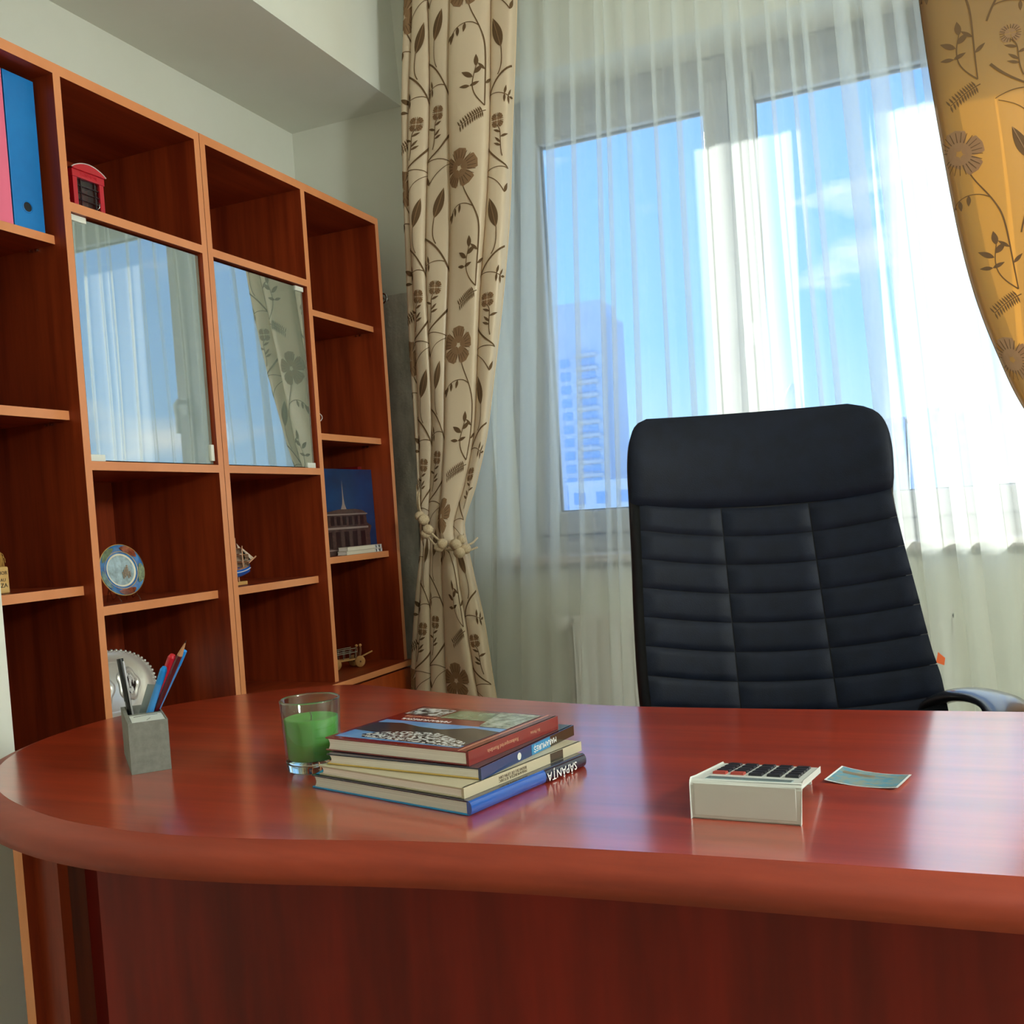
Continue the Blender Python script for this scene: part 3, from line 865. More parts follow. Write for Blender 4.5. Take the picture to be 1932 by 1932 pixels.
# seat, arms, mechanism, base
m = MB()
fx, fy = sin(CA), -cos(CA)      # facing direction
def loc(f, s_, z): return Vector((-.28+fx*f+cos(CA)*s_, 1.93+fy*f+sin(CA)*s_, z))
def seat(a, b):
    s_ = -.27+.54*a; f = -.05+.50*b
    k = min(1, min(a, 1-a)/.12); kk = min(1, min(b, 1-b)/.12)
    return loc(f, s_, .42+.06*sqrt(max(0, 1-(1-k)**2))*sqrt(max(0, 1-(1-kk)**2)))
m.grid(seat, 20, 20)
m.grid(lambda a, b: loc(-.05+.50*b, .27-.54*a, .40), 4, 4)
m.grid(lambda a, b: loc(-.05 if False else -.05, -.27+.54*a, .40+.02*b), 4, 1)
m.build('seat', 'leather', ch)
for sg in (-1, 1):
    m = MB()
    arm = [(-.035, 1.955, .665), (-.02, 1.945, .705), (.02, 1.915, .728), (.065, 1.875, .733), (.095, 1.81, .731), (.102, 1.74, .716), (.10, 1.68, .675), (.085, 1.67, .58), (.0, 1.72, .44)]
    pts = []
    for (x, y, z) in arm:
        f_ = (x+.28)*fx+(y-1.93)*fy; s_ = (x+.28)*cos(CA)+(y-1.93)*sin(CA)
        pts.append(tuple(loc(f_, s_*sg-(.03 if sg > 0 else -.03)*0, z-(.05 if sg < 0 else 0))))
    pts = chaikin(pts, 3, False)
    vs, fs = [], []
    for i, p in enumerate(pts):
        p = Vector(p)
        d = (Vector(pts[min(i+1, len(pts)-1)])-Vector(pts[max(i-1, 0)])).normalized()
        sd = d.cross(Vector((0, 0, 1)));  sd = sd.normalized() if sd.length > .2 else Vector((cos(CA), sin(CA), 0)); nn_ = d.cross(sd).normalized()
        for k in range(12):
            a = 2*pi*k/12
            vs.append(p+sd*.040*cos(a)+nn_*.012*sin(a))
    for i in range(len(pts)-1):
        for k in range(12):
            a = i*12+k; b = i*12+(k+1) % 12
            fs.append((a, b, b+12, a+12))
    m.add(vs, fs, 0, True)
    m.build('armrest', 'arm_pad', ch)
m = MB(); m.tube([loc(.2, 0, .08), loc(.2, 0, .40)], .028, 12); m.box((-.35, 1.66, .37), (-.14, 1.88, .41))
m.tube([loc(.02, 0, .38), loc(-.09, 0, .42), loc(-.11, 0, .62)], .03, 8)
m.build('mechanism', 'black_plastic', ch)
c0 = loc(.2, 0, .085)
for k in range(5):
    a = k*2*pi/5+.3
    d = Vector((cos(a), sin(a), 0))
    m = MB(); m.tube([c0, c0+d*.15+Vector((0, 0, -.01)), c0+d*.29+Vector((0, 0, -.025))], .02, 8, radii=[.026, .022, .016])
    leg = m.build('base_spoke', 'black_plastic', ch)
    q = c0+d*.285
    m = MB(); m.lathe([(0, -.02), (.026, -.018), (.028, 0), (.026, .018), (0, .02)], (q.x, q.y, .028), 14, axis='x')
    m.tube([(q.x, q.y, .03), (q.x, q.y, .065)], .006, 6)
    m.build('caster', 'black_plastic', leg)
m = MB(); q = cp(.296, .135, .0); m.add([q, q+Vector((.012, .004, -.012)), q+Vector((.010, .004, -.026)), q+Vector((-.004, 0, -.02))], [(0, 1, 2, 3)])
m.build('fabric_tag', 'orange_tag', ch)

# ------------------------------------------------------------------ books on the desk
pm('paper', (246, 238, 228), 0.8, col2=(226, 216, 204), scale=(2, 2, 900), detail=1)
pm('paper_grey', (222, 222, 212), 0.8, col2=(200, 200, 190), scale=(2, 2, 900), detail=1)
pm('cover_red', (122, 24, 22), 0.18, coat=0.6)
pm('cover_dark', (34, 44, 60), 0.2, coat=0.5)
pm('spine_navy', (34, 58, 104), 0.2, coat=0.5)
pm('spine_brown', (52, 42, 28), 0.2, coat=0.5)
pm('spine_sky', (40, 130, 180), 0.2, coat=0.5)
pm('cover_tan', (186, 176, 148), 0.35)
pm('cover_blue', (24, 82, 168), 0.15, coat=0.7)
pm('cover_navy', (14, 22, 52), 0.15, coat=0.7)
pm('cover_cyan', (28, 140, 200), 0.3)
pm('cover_yellow', (214, 180, 96), 0.5)
pm('ink_white', (232, 232, 228), 0.4)
pm('ink_gold', (206, 150, 120), 0.4)
pm('ink_grey', (120, 108, 88), 0.6)
pm('ink_dark', (40, 34, 30), 0.5)
pm('print_sky', (92, 148, 214), 0.2, col2=(140, 184, 230), scale=(10, 4, 4), coat=0.5)
pm('print_hill', (44, 46, 52), 0.2, col2=(70, 62, 50), scale=(40, 60, 20), coat=0.5)
pm('print_crowd', (228, 228, 224), 0.2, col2=(40, 36, 34), scale=(150, 190, 50), detail=2, coat=0.5, lo=.46, hi=.54)
pm('print_green', (92, 112, 72), 0.2, col2=(150, 160, 130), scale=(60, 60, 60), coat=0.5)
pm('print_pale', (190, 196, 180), 0.2, col2=(128, 134, 112), scale=(70, 70, 70), coat=0.5)
pm('print_snow', (214, 214, 210), 0.2, col2=(60, 46, 50), scale=(90, 90, 90), coat=0.5, lo=.42, hi=.58)

def book(name, label, loc, rot, L, Wd, T, cov, spine, pages='paper', ct=.0022, back=None, overhang=.004, roundsp=False):
    """lies flat; origin at the near spine corner, spine along +y, pages towards -x"""
    t = thing(name, label, 'book', loc, radians(rot))
    bt = MB(); bt.box((-Wd, 0, 0), (-.001, L, ct)); bt.build('back_cover', back or cov, t, False, .0006)
    tp = MB(); tp.box((-Wd, 0, T-ct), (-.001, L, T)); top_ = tp.build('front_cover', cov, t, False, .0006)
    pg = MB()
    pg.add(*_pages(-Wd+overhang, -.004, .0012, L-.0012, ct, T-ct))
    pg.build('page_block', pages, t, False)
    sp = MB()
    if roundsp:
        nseg = 10
        def f(a, b):
            an = -pi/2+pi*a
            return (.0055*cos(an)-.002, L*b, T/2+T/2*sin(an))
        sp.grid(f, nseg, 6, 0, True)
        for yy in (0, L):
            sp.add([(-.004, yy, 0)]+[tuple(f(k/nseg, yy/L)) for k in range(nseg+1)]+[(-.004, yy, T)], [tuple(range(nseg+3))] if yy else [tuple(range(nseg+2, -1, -1))])
    else:
        sp.box((-.004, 0, 0), (0, L, T))
    so = sp.build('spine', spine, t, False)
    return t, top_, so
def _pages(x0, x1, y0, y1, z0, z1):
    n = 6
    vs, fs = [], []
    for (y) in (y0, y1):
        for k in range(n+1):
            a = k/n
            vs.append((x0+.003*sin(pi*a), y, z0+(z1-z0)*a))
    o = 2*(n+1)
    vs += [(x1, y0, z0), (x1, y0, z1), (x1, y1, z0), (x1, y1, z1)]
    for k in range(n):
        fs.append((k, k+n+1, k+n+2, k+1))
    fs.append(tuple([o, *[k for k in range(0)]]+[o+1]+list(range(n, -1, -1))))
    fs.append(tuple([o+3, o+2]+list(range(n+1, 2*n+2))))
    fs.append((0, o, o+2, n+1)); fs.append((n, 2*n+1, o+3, o+1)); fs.append((o, o+1, o+3, o+2))
    return vs, fs
def spine_text(body, size, y, z, mat, parent, nx=.0003):
    return text('lettering', body, size, frame((nx, y, z), (0, -1, 0), (0, 0, -1)), mat, parent)
def print_quad(name, poly, z, mat, parent):
    m = MB(); m.add([(x, y, z) for x, y in poly], [tuple(range(len(poly)))])
    return m.build(name, mat, parent, False)

z0 = .7502
b0, b0t, b0s = book('book', 'thick glossy blue book at the bottom of the stack', (-.513, 1.012, z0), -14.3, .243, .276, .0178, 'cover_navy', 'cover_blue', 'paper_grey', back='cover_cyan', roundsp=True)
spine_text('S\u0102P\u00c2N\u021aA', .0155, .185, .0085, 'ink_white', b0s, .0045)
m = MB(); m.grid(lambda a, b: (.0057*cos(-pi/2+pi*a)-.002, .150+.0932*b, .0089+.0091*sin(-pi/2+pi*a)), 10, 2)
m.build('spine_print', 'cover_navy', b0s, False)
b1, b1t, b1s = book('book', 'cream book with tan spine lying on the blue book', (-.522, 1.018, z0+.0180), -14.3, .250, .254, .0130, 'cover_tan', 'cover_tan')
spine_text('BISERICILE DE LEMN DIN', .0052, .095, .0085, 'ink_grey', b1s)
spine_text('MARAMURE\u0218UL ISTORIC', .0052, .095, .0042, 'ink_grey', b1s)
boxo('spine_print', (-.012, .176, .0004), (.0003, .205, .0128), 'spine_brown', b1s, False)
m = MB(); m.add([(-.25, .001, .0003), (-.25, .05, .0003), (-.275, .03, .0003), (-.262, .0, .0003)], [(0, 1, 2, 3)])
m.build('dust_jacket_flap', 'cover_cyan', b1, False)
b2, b2t, b2s = book('book', 'book with navy and brown spine under the red book', (-.515, 1.053, z0+.0312), -7.8, .242, .246, .0146, 'cover_dark', 'spine_navy', back='cover_yellow')
spine_text('MARAMURE\u0218', .0105, .158, .0072, 'ink_white', b2s, .0007)
boxo('spine_print', (-.003, .122, .0004), (.0004, .172, .0142), 'spine_sky', b2s, False)
boxo('spine_print', (-.003, .172, .0004), (.0004, .2415, .0142), 'spine_brown', b2s, False)
m = MB(); m.lathe([(.0048, 0), (0, .0001)], (.0004, .090, .0072), 16, axis='x'); m.build('spine_print', 'paper_grey', b2s, False)
b3, b3t, b3s = book('book', 'red hardcover picture book on top of the stack', (-.533, 1.058, z0+.0460), -10.3, .212, .240, .0182, 'cover_red', 'cover_red', roundsp=False)
spine_text('Redescoperind Rom\u00e2nia', .0072, .075, .0092, 'ink_gold', b3s)
spine_text('Ilie Pintea', .0062, .152, .0098, 'ink_gold', b3s)
ZP = .0184
print_quad('cover_print', [(-.232, .010), (-.022, .010), (-.022, .118), (-.232, .118)], ZP, 'print_sky', b3t)
print_quad('cover_print', [(-.232, .050), (-.18, .044), (-.12, .030), (-.022, .022), (-.022, .100), (-.07, .108), (-.11, .088), (-.15, .092), (-.19, .104), (-.232, .098)], ZP+.0002, 'print_hill', b3t)
print_quad('cover_print', [(-.19, .018), (-.022, .012), (-.03, .035), (-.07, .055), (-.10, .068), (-.15, .062), (-.185, .046), (-.20, .030)], ZP+.0004, 'print_crowd', b3t)
print_quad('cover_print', [(-.16, .150), (-.022, .150), (-.022, .200), (-.16, .200)], ZP, 'print_green', b3t)
print_quad('cover_print', [(-.232, .156), (-.165, .156), (-.165, .200), (-.232, .200)], ZP, 'print_snow', b3t)
print_quad('cover_print', [(-.07, .120), (-.022, .118), (-.022, .204), (-.09, .204), (-.08, .16)], ZP+.0003, 'print_pale', b3t)
text('lettering', 'MARAMURE\u0218UL', .0125, frame((-.170, .130, ZP), (-1, 0, 0), (0, -1, 0)), 'ink_white', b3t, .0001)
text('lettering', 'Redescoperind', .0095, frame((-.190, .145, ZP), (-1, 0, 0), (0, -1, 0)), 'ink_gold', b3t, .0001)
for y in (.0, ):
    m = MB(); m.box((-.016, 0, .0181), (-.0145, .212, .0184)); m.build('hinge_groove', 'ink_gold', b3t, False)

# ------------------------------------------------------------------ candle
gm = bpy.data.materials.new('candle_glass'); gm.use_nodes = True
b = gm.node_tree.nodes['Principled BSDF']
b.inputs['Base Color'].default_value = (0.80, 0.93, 0.86, 1); b.inputs['Roughness'].default_value = 0.02
b.inputs['Transmission Weight'].default_value = 1.0; b.inputs['IOR'].default_value = 1.5
MATS['candle_glass'] = gm
wm = pm('wax', (112, 176, 84), 0.45)
wm.node_tree.nodes['Principled BSDF'].inputs['Subsurface Weight'].default_value = 0.35
wm.node_tree.nodes['Principled BSDF'].inputs['Subsurface Radius'].default_value = (.01, .03, .008)
wm.node_tree.nodes['Principled BSDF'].inputs['Subsurface Scale'].default_value = 0.6
glass_mat('tumbler', (0.84, 0.90, 0.86), 0.03)
CX, CY = -.838, 1.168
cd = thing('candle', 'green wax candle in a clear glass tumbler beside the books', 'candle', (CX, CY, .7502))
m = MB(); R0, R1, H = .0385, .0435, .103
m.lathe([(0, 0), (R0-.004, 0), (R0, .003), (R0+.0006, .012), (R0+.0008, .0165), (0, .0165)], (CX, CY, .7502), 56)
m.build('glass_base', 'candle_glass', cd)
m = MB(); m.lathe([(R0+.0008, .0166), (R1-.0006, H-.0015), (R1-.0013, H), (R1-.0026, H-.0015), (R0-.0022, .0172)], (CX, CY, .7502), 56)
m.build('glass', 'tumbler', cd)
m = MB(); m.lathe([(R1-.0003, H-.0022), (R1-.0003, H-.0006), (R1-.0013, H+.0003), (R1-.0026, H-.0006), (R1-.0028, H-.0022)], (CX, CY, .7502), 56)
m.build('rim', 'candle_glass', cd)
m = MB()
m.lathe([(0, .0172), (R0-.0040, .0174), (R0-.0030, .0190), (R0+.0003, .075), (R0-.0030, .0762), (R0-.012, .0740), (.008, .071), (0, .0705)], (CX, CY, .7502), 48)
m.build('wax', 'wax', cd)
m = MB(); m.tube([(CX, CY, .819), (CX+.001, CY, .828), (CX-.002, CY+.001, .833)], .0009, 6)
m.build('wick', 'ink_grey', cd)

# ------------------------------------------------------------------ pen holder and pens
pm('concrete', (128, 129, 120), 0.75, col2=(114, 115, 106), scale=(90, 90, 90), bump=0.15)
pm('note_paper', (206, 210, 202), 0.8)
ph = thing('pen_holder', 'grey stone pen holder with memo paper slot on the desk', 'pen holder', (-1.102, 1.084, .7502), radians(48.5))
Wp, Dp, Hp = .056, .164, .076
m = MB()
wl = .0055
m.box((0, 0, 0), (Wp, Dp, .006))
m.box((0, 0, .006), (Wp, wl*.6, Hp)); m.box((0, Dp-wl, .006), (Wp, Dp, Hp)); m.box((0, wl*.6, .006), (wl, Dp-wl, Hp)); m.box((Wp-wl*.4, wl*.6, .006), (Wp, Dp-wl, Hp))
m.build('body', 'concrete', ph, False)
boxo('partition', (wl, .072, .006), (Wp-wl*.4, .077, Hp), 'concrete', ph, False)
boxo('memo_paper', (wl+.001, wl*.6+.001, .006), (Wp-wl*.4-.0005, .071, Hp-.001), 'note_paper', ph, False)
m = MB()
for (a, b_) in [((.012, .055), (.030, .062)), ((.030, .062), (.047, .060)), ((.028, .018), (.034, .034))]:
    m.tube([(a[0], a[1], Hp-.0008), (b_[0], b_[1], Hp-.0008)], .0004, 4)
m.build('pen_marks', 'ink_dark', ph, False)
pm('pen_black', (18, 18, 22), 0.25); pm('pen_clear', (205, 205, 212), 0.2)
pm('pen_red', (196, 22, 40), 0.35); pm('pencil_maroon', (92, 14, 26), 0.35); pm('pencil_wood', (196, 146, 104), 0.7)
pm('pen_blue', (70, 150, 222), 0.35); pm('pen_bluecap', (20, 140, 222), 0.3); pm('pen_grey', (170, 178, 172), 0.45); pm('graphite', (40, 36, 36), 0.5)
def stick(name, label, cat, base, tip, parts):
    """parts: (name, t0, t1, r0, r1, material) along base->tip"""
    base, tip = Vector(base), Vector(tip)
    t = thing(name, label, cat, tuple(base))
    for (pn, t0, t1, ra, rb, mt) in parts:
        a, b_ = base.lerp(tip, t0), base.lerp(tip, t1)
        MB().tube([a, b_], ra, 10, radii=[ra, rb]).build(pn, mt, t)
    return t
ZB = .7575
stick('ballpoint_pen', 'black pen standing at the left in the pen holder', 'pen', (-1.180, 1.177, ZB), (-1.203, 1.178, .908), [('barrel', 0, .55, .0044, .0048, 'pen_black'), ('cap', .55, 1, .0055, .0051, 'pen_black')])
pclip = MB().tube([(-1.1905, 1.179, .83), (-1.1955, 1.1745, .904)], .0014, 6)
tag(stick('thin_stick', 'thin clear stick beside the black pen', 'stick', (-1.171, 1.172, ZB), (-1.190, 1.172, .905), [('rod', 0, 1, .0014, .0014, 'pen_clear')]), 'thin pale stick beside the black pen in the holder', 'stick')
stick('felt_pen', 'red capped pen leaning right in the pen holder', 'pen', (-1.184, 1.180, ZB), (-1.103, 1.188, .913), [('barrel', 0, .68, .0050, .0054, 'pen_red'), ('cap', .68, .975, .0060, .0063, 'pen_red'), ('cap_tip', .975, 1, .0063, .0040, 'pen_red')])
stick('pencil', 'maroon pencil with sharpened wooden tip pointing up', 'pencil', (-1.188, 1.186, ZB), (-1.050, 1.162, .9395), [('shaft', 0, .87, .0042, .0042, 'pencil_maroon'), ('sharpened_wood', .87, .975, .0042, .0009, 'pencil_wood'), ('lead', .975, 1, .0009, .0002, 'graphite')])
stick('ballpoint_pen', 'light blue pen leaning furthest right behind the pencil', 'pen', (-1.192, 1.190, ZB), (-1.081, 1.190, .919), [('barrel', 0, .86, .0046, .0046, 'pen_blue'), ('end_plug', .86, 1, .0049, .0042, 'pen_bluecap')])
stick('ballpoint_pen', 'light blue pen in front of the red pen in the holder', 'pen', (-1.178, 1.172, ZB), (-1.101, 1.166, .897), [('barrel', 0, .82, .0053, .0053, 'pen_blue'), ('end_plug', .82, .97, .0056, .0055, 'pen_bluecap'), ('end_tip', .97, 1, .0055, .0036, 'pen_bluecap')])
t = thing('ruler', 'pale grey flat strip leaning beside the blue pen in the holder', 'ruler', (-1.176, 1.183, ZB))
m = MB()
a, b_ = Vector((-1.186, 1.176, ZB)), Vector((-1.131, 1.174, .868)); dd = Vector((.0075, .0075, -.002))
m.add([a-dd, a+dd, b_+dd, b_-dd]+[q+Vector((-.001, .0012, 0)) for q in (a-dd, a+dd, b_+dd, b_-dd)], [(0, 1, 2, 3), (7, 6, 5, 4), (0, 4, 5, 1), (1, 5, 6, 2), (2, 6, 7, 3), (3, 7, 4, 0)])
m.build('strip', 'pen_grey', t)

# ------------------------------------------------------------------ calculator
pm('calc_white', (202, 204, 196), 0.35); pm('calc_key', (36, 36, 44), 0.35); pm('calc_screen', (150, 172, 172), 0.15, coat=0.6); pm('calc_red', (170, 66, 54), 0.4)
cl = thing('calculator', 'white desk calculator with dark keys and raised end', 'calculator', (-.262, 1.059, .7502), radians(-1.0))
CWd, CL = .1185, .168
zf, zb = .0435, .0185
def ctop(y): return zf+(zb-zf)*y/CL
m = MB()
th = .0045
prf = [(0, 0), (0, zf-.006), (.0015, zf-.0018), (.005, zf)] + [(CL*k/6, ctop(CL*k/6)) for k in range(1, 7)] + [(CL, zb-th), (th+.002, zf-th-.001), (th, zf-th-.004), (th, 0)]
npf = len(prf)
vs = [(0, y, z) for y, z in prf]+[(CWd, y, z) for y, z in prf]
fs = [(i, i+npf, (i+1) % npf+npf, (i+1) % npf) for i in range(npf)]
# side faces as quads between outer and inner profile
def side(o, flip):
    q = []
    outer = list(range(0, 10)); inner = list(range(npf-1, 9, -1))
    q = [(o+0, o+13, o+12, o+1), (o+1, o+12, o+11, o+2), (o+2, o+11, o+3)]
    q.append(tuple([o+3, o+11, o+10]+[o+k for k in range(9, 3, -1)]))
    return [tuple(reversed(f)) for f in q] if flip else q
fs += side(0, False)+side(npf, True)
m.add(vs, fs)
m.build('case', 'calc_white', cl, False, .0018)
m = MB(); m.box((.004, -.0006, .004), (CWd-.004, .001, zf-.003)); m.build('end_plate', 'calc_white', cl, False, .0008)
def ckey(name, x0, x1, y0, y1, h, mat):
    mm = MB()
    mm.add([(x0, y0, ctop(y0)-.001), (x1, y0, ctop(y0)-.001), (x1, y1, ctop(y1)-.001), (x0, y1, ctop(y1)-.001),
            (x0+.0008, y0+.0008, ctop(y0)+h), (x1-.0008, y0+.0008, ctop(y0)+h), (x1-.0008, y1-.0008, ctop(y1)+h), (x0+.0008, y1-.0008, ctop(y1)+h)],
           [(4, 5, 6, 7), (0, 1, 5, 4), (1, 2, 6, 5), (2, 3, 7, 6), (3, 0, 4, 7)])
    return mm.build(name, mat, cl, False)
ckey('display', .014, CWd-.010, .012, .034, .0012, 'calc_screen')
for c in range(5):
    for r in range(5):
        x0 = .012+c*.0205; y0 = .058+r*.0205
        ckey('key', x0, x0+.0155, y0, y0+.0165, .0028, 'calc_red' if (c < 2 and r == 0) else 'calc_key')
boxo('rear_support', (.01, CL-.012, 0), (CWd-.01, CL-.006, zb-.006), 'calc_white', cl, False)

# ------------------------------------------------------------------ card
pm('card_print', (104, 158, 178), 0.25, col2=(150, 160, 148), scale=(60, 90, 20), detail=3, coat=0.4, lo=.4, hi=.6)
pm('card_white', (226, 228, 226), 0.4)
cdv = thing('postcard', 'small blue printed card lying on the desk right of the calculator', 'card', (-.09, 1.25, .7502))
A, B, Cc, D_ = Vector((-.137, 1.226, .7505)), Vector((-.122, 1.293, .7505)), Vector((-.039, 1.267, .7505)), Vector((-.053, 1.207, .7505))
def cf(a, b, ins=0.0, dz=0.0):
    a = ins+(1-2*ins)*a; b = ins+(1-2*ins)*b
    p = A.lerp(D_, a).lerp(B.lerp(Cc, a), b)
    return Vector((p.x, p.y, .7504+.0035*(2*a-1)**2+dz))
m = MB(); m.grid(lambda a, b: cf(a, b), 12, 3); m.grid(lambda a, b: cf(1-a, b, 0, -.0004), 12, 3)
m.build('card_stock', 'card_white', cdv)
m = MB(); m.grid(lambda a, b: cf(a, b, .03, .0003), 12, 3); m.build('card_picture', 'card_print', cdv)
m = MB(); m.grid(lambda a, b: cf(.10+.45*a, .62+.14*b, .0, .0005), 8, 1); m.build('card_lettering', 'ink_grey', cdv)

# ------------------------------------------------------------------ things on the shelves
pm('binder_blue', (20, 126, 200), 0.4, col2=(16, 112, 186), scale=(6, 6, 6)); pm('binder_pink', (236, 112, 140), 0.4); pm('hole_dark', (8, 8, 14), 0.6)
def binder(y0, y1, mat, label):
    t = thing('ring_binder', label, 'binder', (-1.78, (y0+y1)/2, 1.7325), group='ring binders on the top shelf')
    z0_, z1_ = 1.7330, 2.040
    m = MB(); m.box((-1.935, y0, z0_), (-1.66, y0+.003, z1_)); m.build('cover_board', mat, t)
    m = MB(); m.box((-1.935, y1-.003, z0_), (-1.66, y1, z1_)); m.build('cover_board', mat, t)
    m = MB(); m.box((-1.662, y0, z0_), (-1.658, y1, z1_)); m.build('spine', mat, t, True, .001)
    m = MB(); m.box((-1.925, y0+.006, z0_+.006), (-1.67, y1-.006, z1_-.008)); m.build('paper_block', 'paper', t)
    m = MB(); m.lathe([(.0125, 0), (.0125, .0012), (.0095, .0012)], (-1.6585, (y0+y1)/2-.003, z0_+.045), 24, axis='x')
    m.lathe([(.0098, .0006), (0, .0006)], (-1.6585, (y0+y1)/2-.003, z0_+.045), 24, axis='x', mat=1)
    m.build('finger_ring', [mat, 'hole_dark'], t)
binder(1.446, 1.519, 'binder_blue', 'blue ring binder on the top shelf')
binder(1.370, 1.443, 'binder_pink', 'pink ring binder beside the blue binder')

# red telephone box souvenir
pm('booth_red', (196, 20, 34), 0.35, coat=0.3); pm('booth_dark', (46, 24, 24), 0.3); pm('booth_white', (220, 206, 200), 0.5)
glass_mat('booth_glass', (0.55, 0.45, 0.43), 0.05)
tb_ = thing('telephone_booth_model', 'small red telephone box souvenir on the bookcase shelf', 'souvenir', (-1.755, 1.71, 1.8012))
bx0, bx1, by0, by1, bz0, bz1 = -1.80, -1.722, 1.664, 1.756, 1.8014, 1.925
boxo('base', (bx0, by0, bz0), (bx1, by1, bz0+.012), 'booth_red', tb_, bevel=.001)
for x in (bx0+.002, bx1-.014):
    for y in (by0+.002, by1-.014): boxo('corner_post', (x, y, bz0+.012), (x+.012, y+.012, bz1-.018), 'booth_red', tb_)
boxo('fascia', (bx0, by0, bz1-.018), (bx1, by1, bz1), 'booth_red', tb_, bevel=.0008)
m = MB()
m.grid(lambda a, b: (bx0-.003+(bx1-bx0+.006)*b, by0-.003+(by1-by0+.006)*a, bz1+.016*sin(pi*a)**.8), 16, 2)
m.add([(bx1+.003, by0-.003+(by1-by0+.006)*k/16, bz1+.016*sin(pi*k/16)**.8) for k in range(17)]+[(bx1+.003, by1, bz1-.002), (bx1+.003, by0, bz1-.002)], [tuple(range(19))])
m.build('domed_roof', 'booth_red', tb_)
m = MB(); m.tube([(bx1+.003, by0-.003+(by1-by0+.006)*k/16, bz1+.0165*sin(pi*k/16)**.8) for k in range(17)], .0012, 6); m.build('roof_edge', 'booth_white', tb_)
m = MB(); yy0, yy1 = by0+.014, by1-.014
for k in range(1, 6):
    z = bz0+.012+(bz1-.018-bz0-.012)*k/6
    m.box((bx1-.006, yy0, z-.0008), (bx1-.004, yy1, z+.0008)); m.box((bx0+.01, by0+.004, z-.0008), (bx1-.012, by0+.006, z+.0008))
for y in (yy0+.012, yy1-.012): m.box((bx1-.006, y-.0008, bz0+.012), (bx1-.004, y+.0008, bz1-.018))
m.build('glazing_bars', 'booth_dark', tb_)
boxo('pane', (bx1-.008, yy0, bz0+.012), (bx1-.007, yy1, bz1-.018), 'booth_glass', tb_)
boxo('telephone', (bx0+.01, (by0+by1)/2-.016, bz0+.03), (bx0+.03, (by0+by1)/2+.008, bz0+.085), 'booth_red', tb_, bevel=.002)
m = MB(); m.tube([(bx1-.003, yy1-.012, bz0+.045), (bx1+.003, yy1-.010, bz0+.05), (bx1+.003, yy1-.008, bz0+.06), (bx1-.003, yy1-.007, bz0+.065)], .0013, 6); m.build('door_handle', 'chrome', tb_)
text('lettering', 'TELEPHONE', .0095, frame((bx1+.0004-tb_.location.x, (by0+by1)/2-tb_.location.y, bz1-.009-tb_.location.z), (0, 1, 0), (0, 0, 1)), 'pen_red', tb_, .0002)

# painted plate on a clear stand
pm('plate_blue', (20, 74, 140), 0.12, col2=(40, 120, 180), scale=(60, 60, 60), coat=0.8)
pm('plate_ivory', (226, 222, 196), 0.15, coat=0.6); pm('plate_scene', (168, 196, 206), 0.15, col2=(112, 130, 128), scale=(50, 50, 40), coat=0.7)
pm('plate_rust', (168, 78, 44), 0.15, col2=(90, 40, 24), scale=(80, 80, 80), coat=0.7); pm('plate_brown', (150, 126, 96), 0.2, col2=(96, 84, 70), scale=(300, 300, 300), coat=0.5); pm('plate_gold', (200, 168, 96), 0.2, coat=0.5); pm('plate_green', (120, 140, 96), 0.15, col2=(60, 70, 50), scale=(80, 80, 80), coat=0.7)
glass_mat('clear_plastic', (0.86, 0.86, 0.86), 0.10)
pt = thing('decorative_plate', 'blue painted souvenir plate on a clear stand', 'plate', (-1.72, 1.708, .9548), radians(-8))
tilt = Matrix.Translation((0, 0, .071)) @ Matrix.Rotation(radians(-10), 4, 'Y')
def pdisc(name, prof, mat, n=48, sc=1.0, oy=0, oz=0):
    m = MB(); m.lathe(prof, (0, oy, oz), n, axis='x'); m.xform(tilt); return m.build(name, mat, pt, False)
pdisc('dish', [(0, -.004), (.034, -.003), (.058, .004), (.0595, .006), (.058, .007), (.036, .001), (0, 0)], 'plate_blue')
pdisc('picture_ring', [(.0385, .0028), (.0345, .0018)], 'plate_ivory')
pdisc('picture', [(.0345, .0020), (0, .0012)], 'plate_scene')
pdisc('rim_line', [(.0585, .0076), (.0600, .0066)], 'plate_gold')
pdisc('rim_line', [(.0440, .0042), (.0428, .0038)], 'plate_gold')
for k, mt in enumerate(['plate_rust', 'plate_green', 'plate_rust', 'plate_green', 'plate_green']):
    a0 = radians(60-72*k)
    m = MB()
    def pf(a, b, a0=a0):
        r = .0445+.0135*b; an = a0+radians(27)*(2*a-1)*sin(pi*(.15+.7*b))
        return (.0048+.0035*b, r*cos(an), r*sin(an))
    m.grid(pf, 10, 4); m.xform(tilt); m.build('rim_panel', mt, pt, False)
m = MB()
for k in range(5):
    m.box((.0022, .002+.0044*k, -.020+.003*(k % 3)), (.0026, .0056+.0044*k, -.004+.005*((k*5) % 4)))
m.xform(tilt); m.build('painted_houses', 'plate_brown', pt, False)
for s_ in (-1, 1):
    m = MB(); m.tube([(.03, .026*s_, .001), (.022, .026*s_, .010), (.014, .026*s_, .018), (.012, .026*s_, .012), (.002, .026*s_, .006), (-.012, .026*s_, .030), (-.022, .026*s_, .001)], .0016, 6)
    m.build('stand_leg', 'clear_plastic', pt, False)
m = MB(); m.tube([(-.010, -.026, .026), (-.010, .026, .026)], .0016, 6); m.build('stand_bar', 'clear_plastic', pt, False)

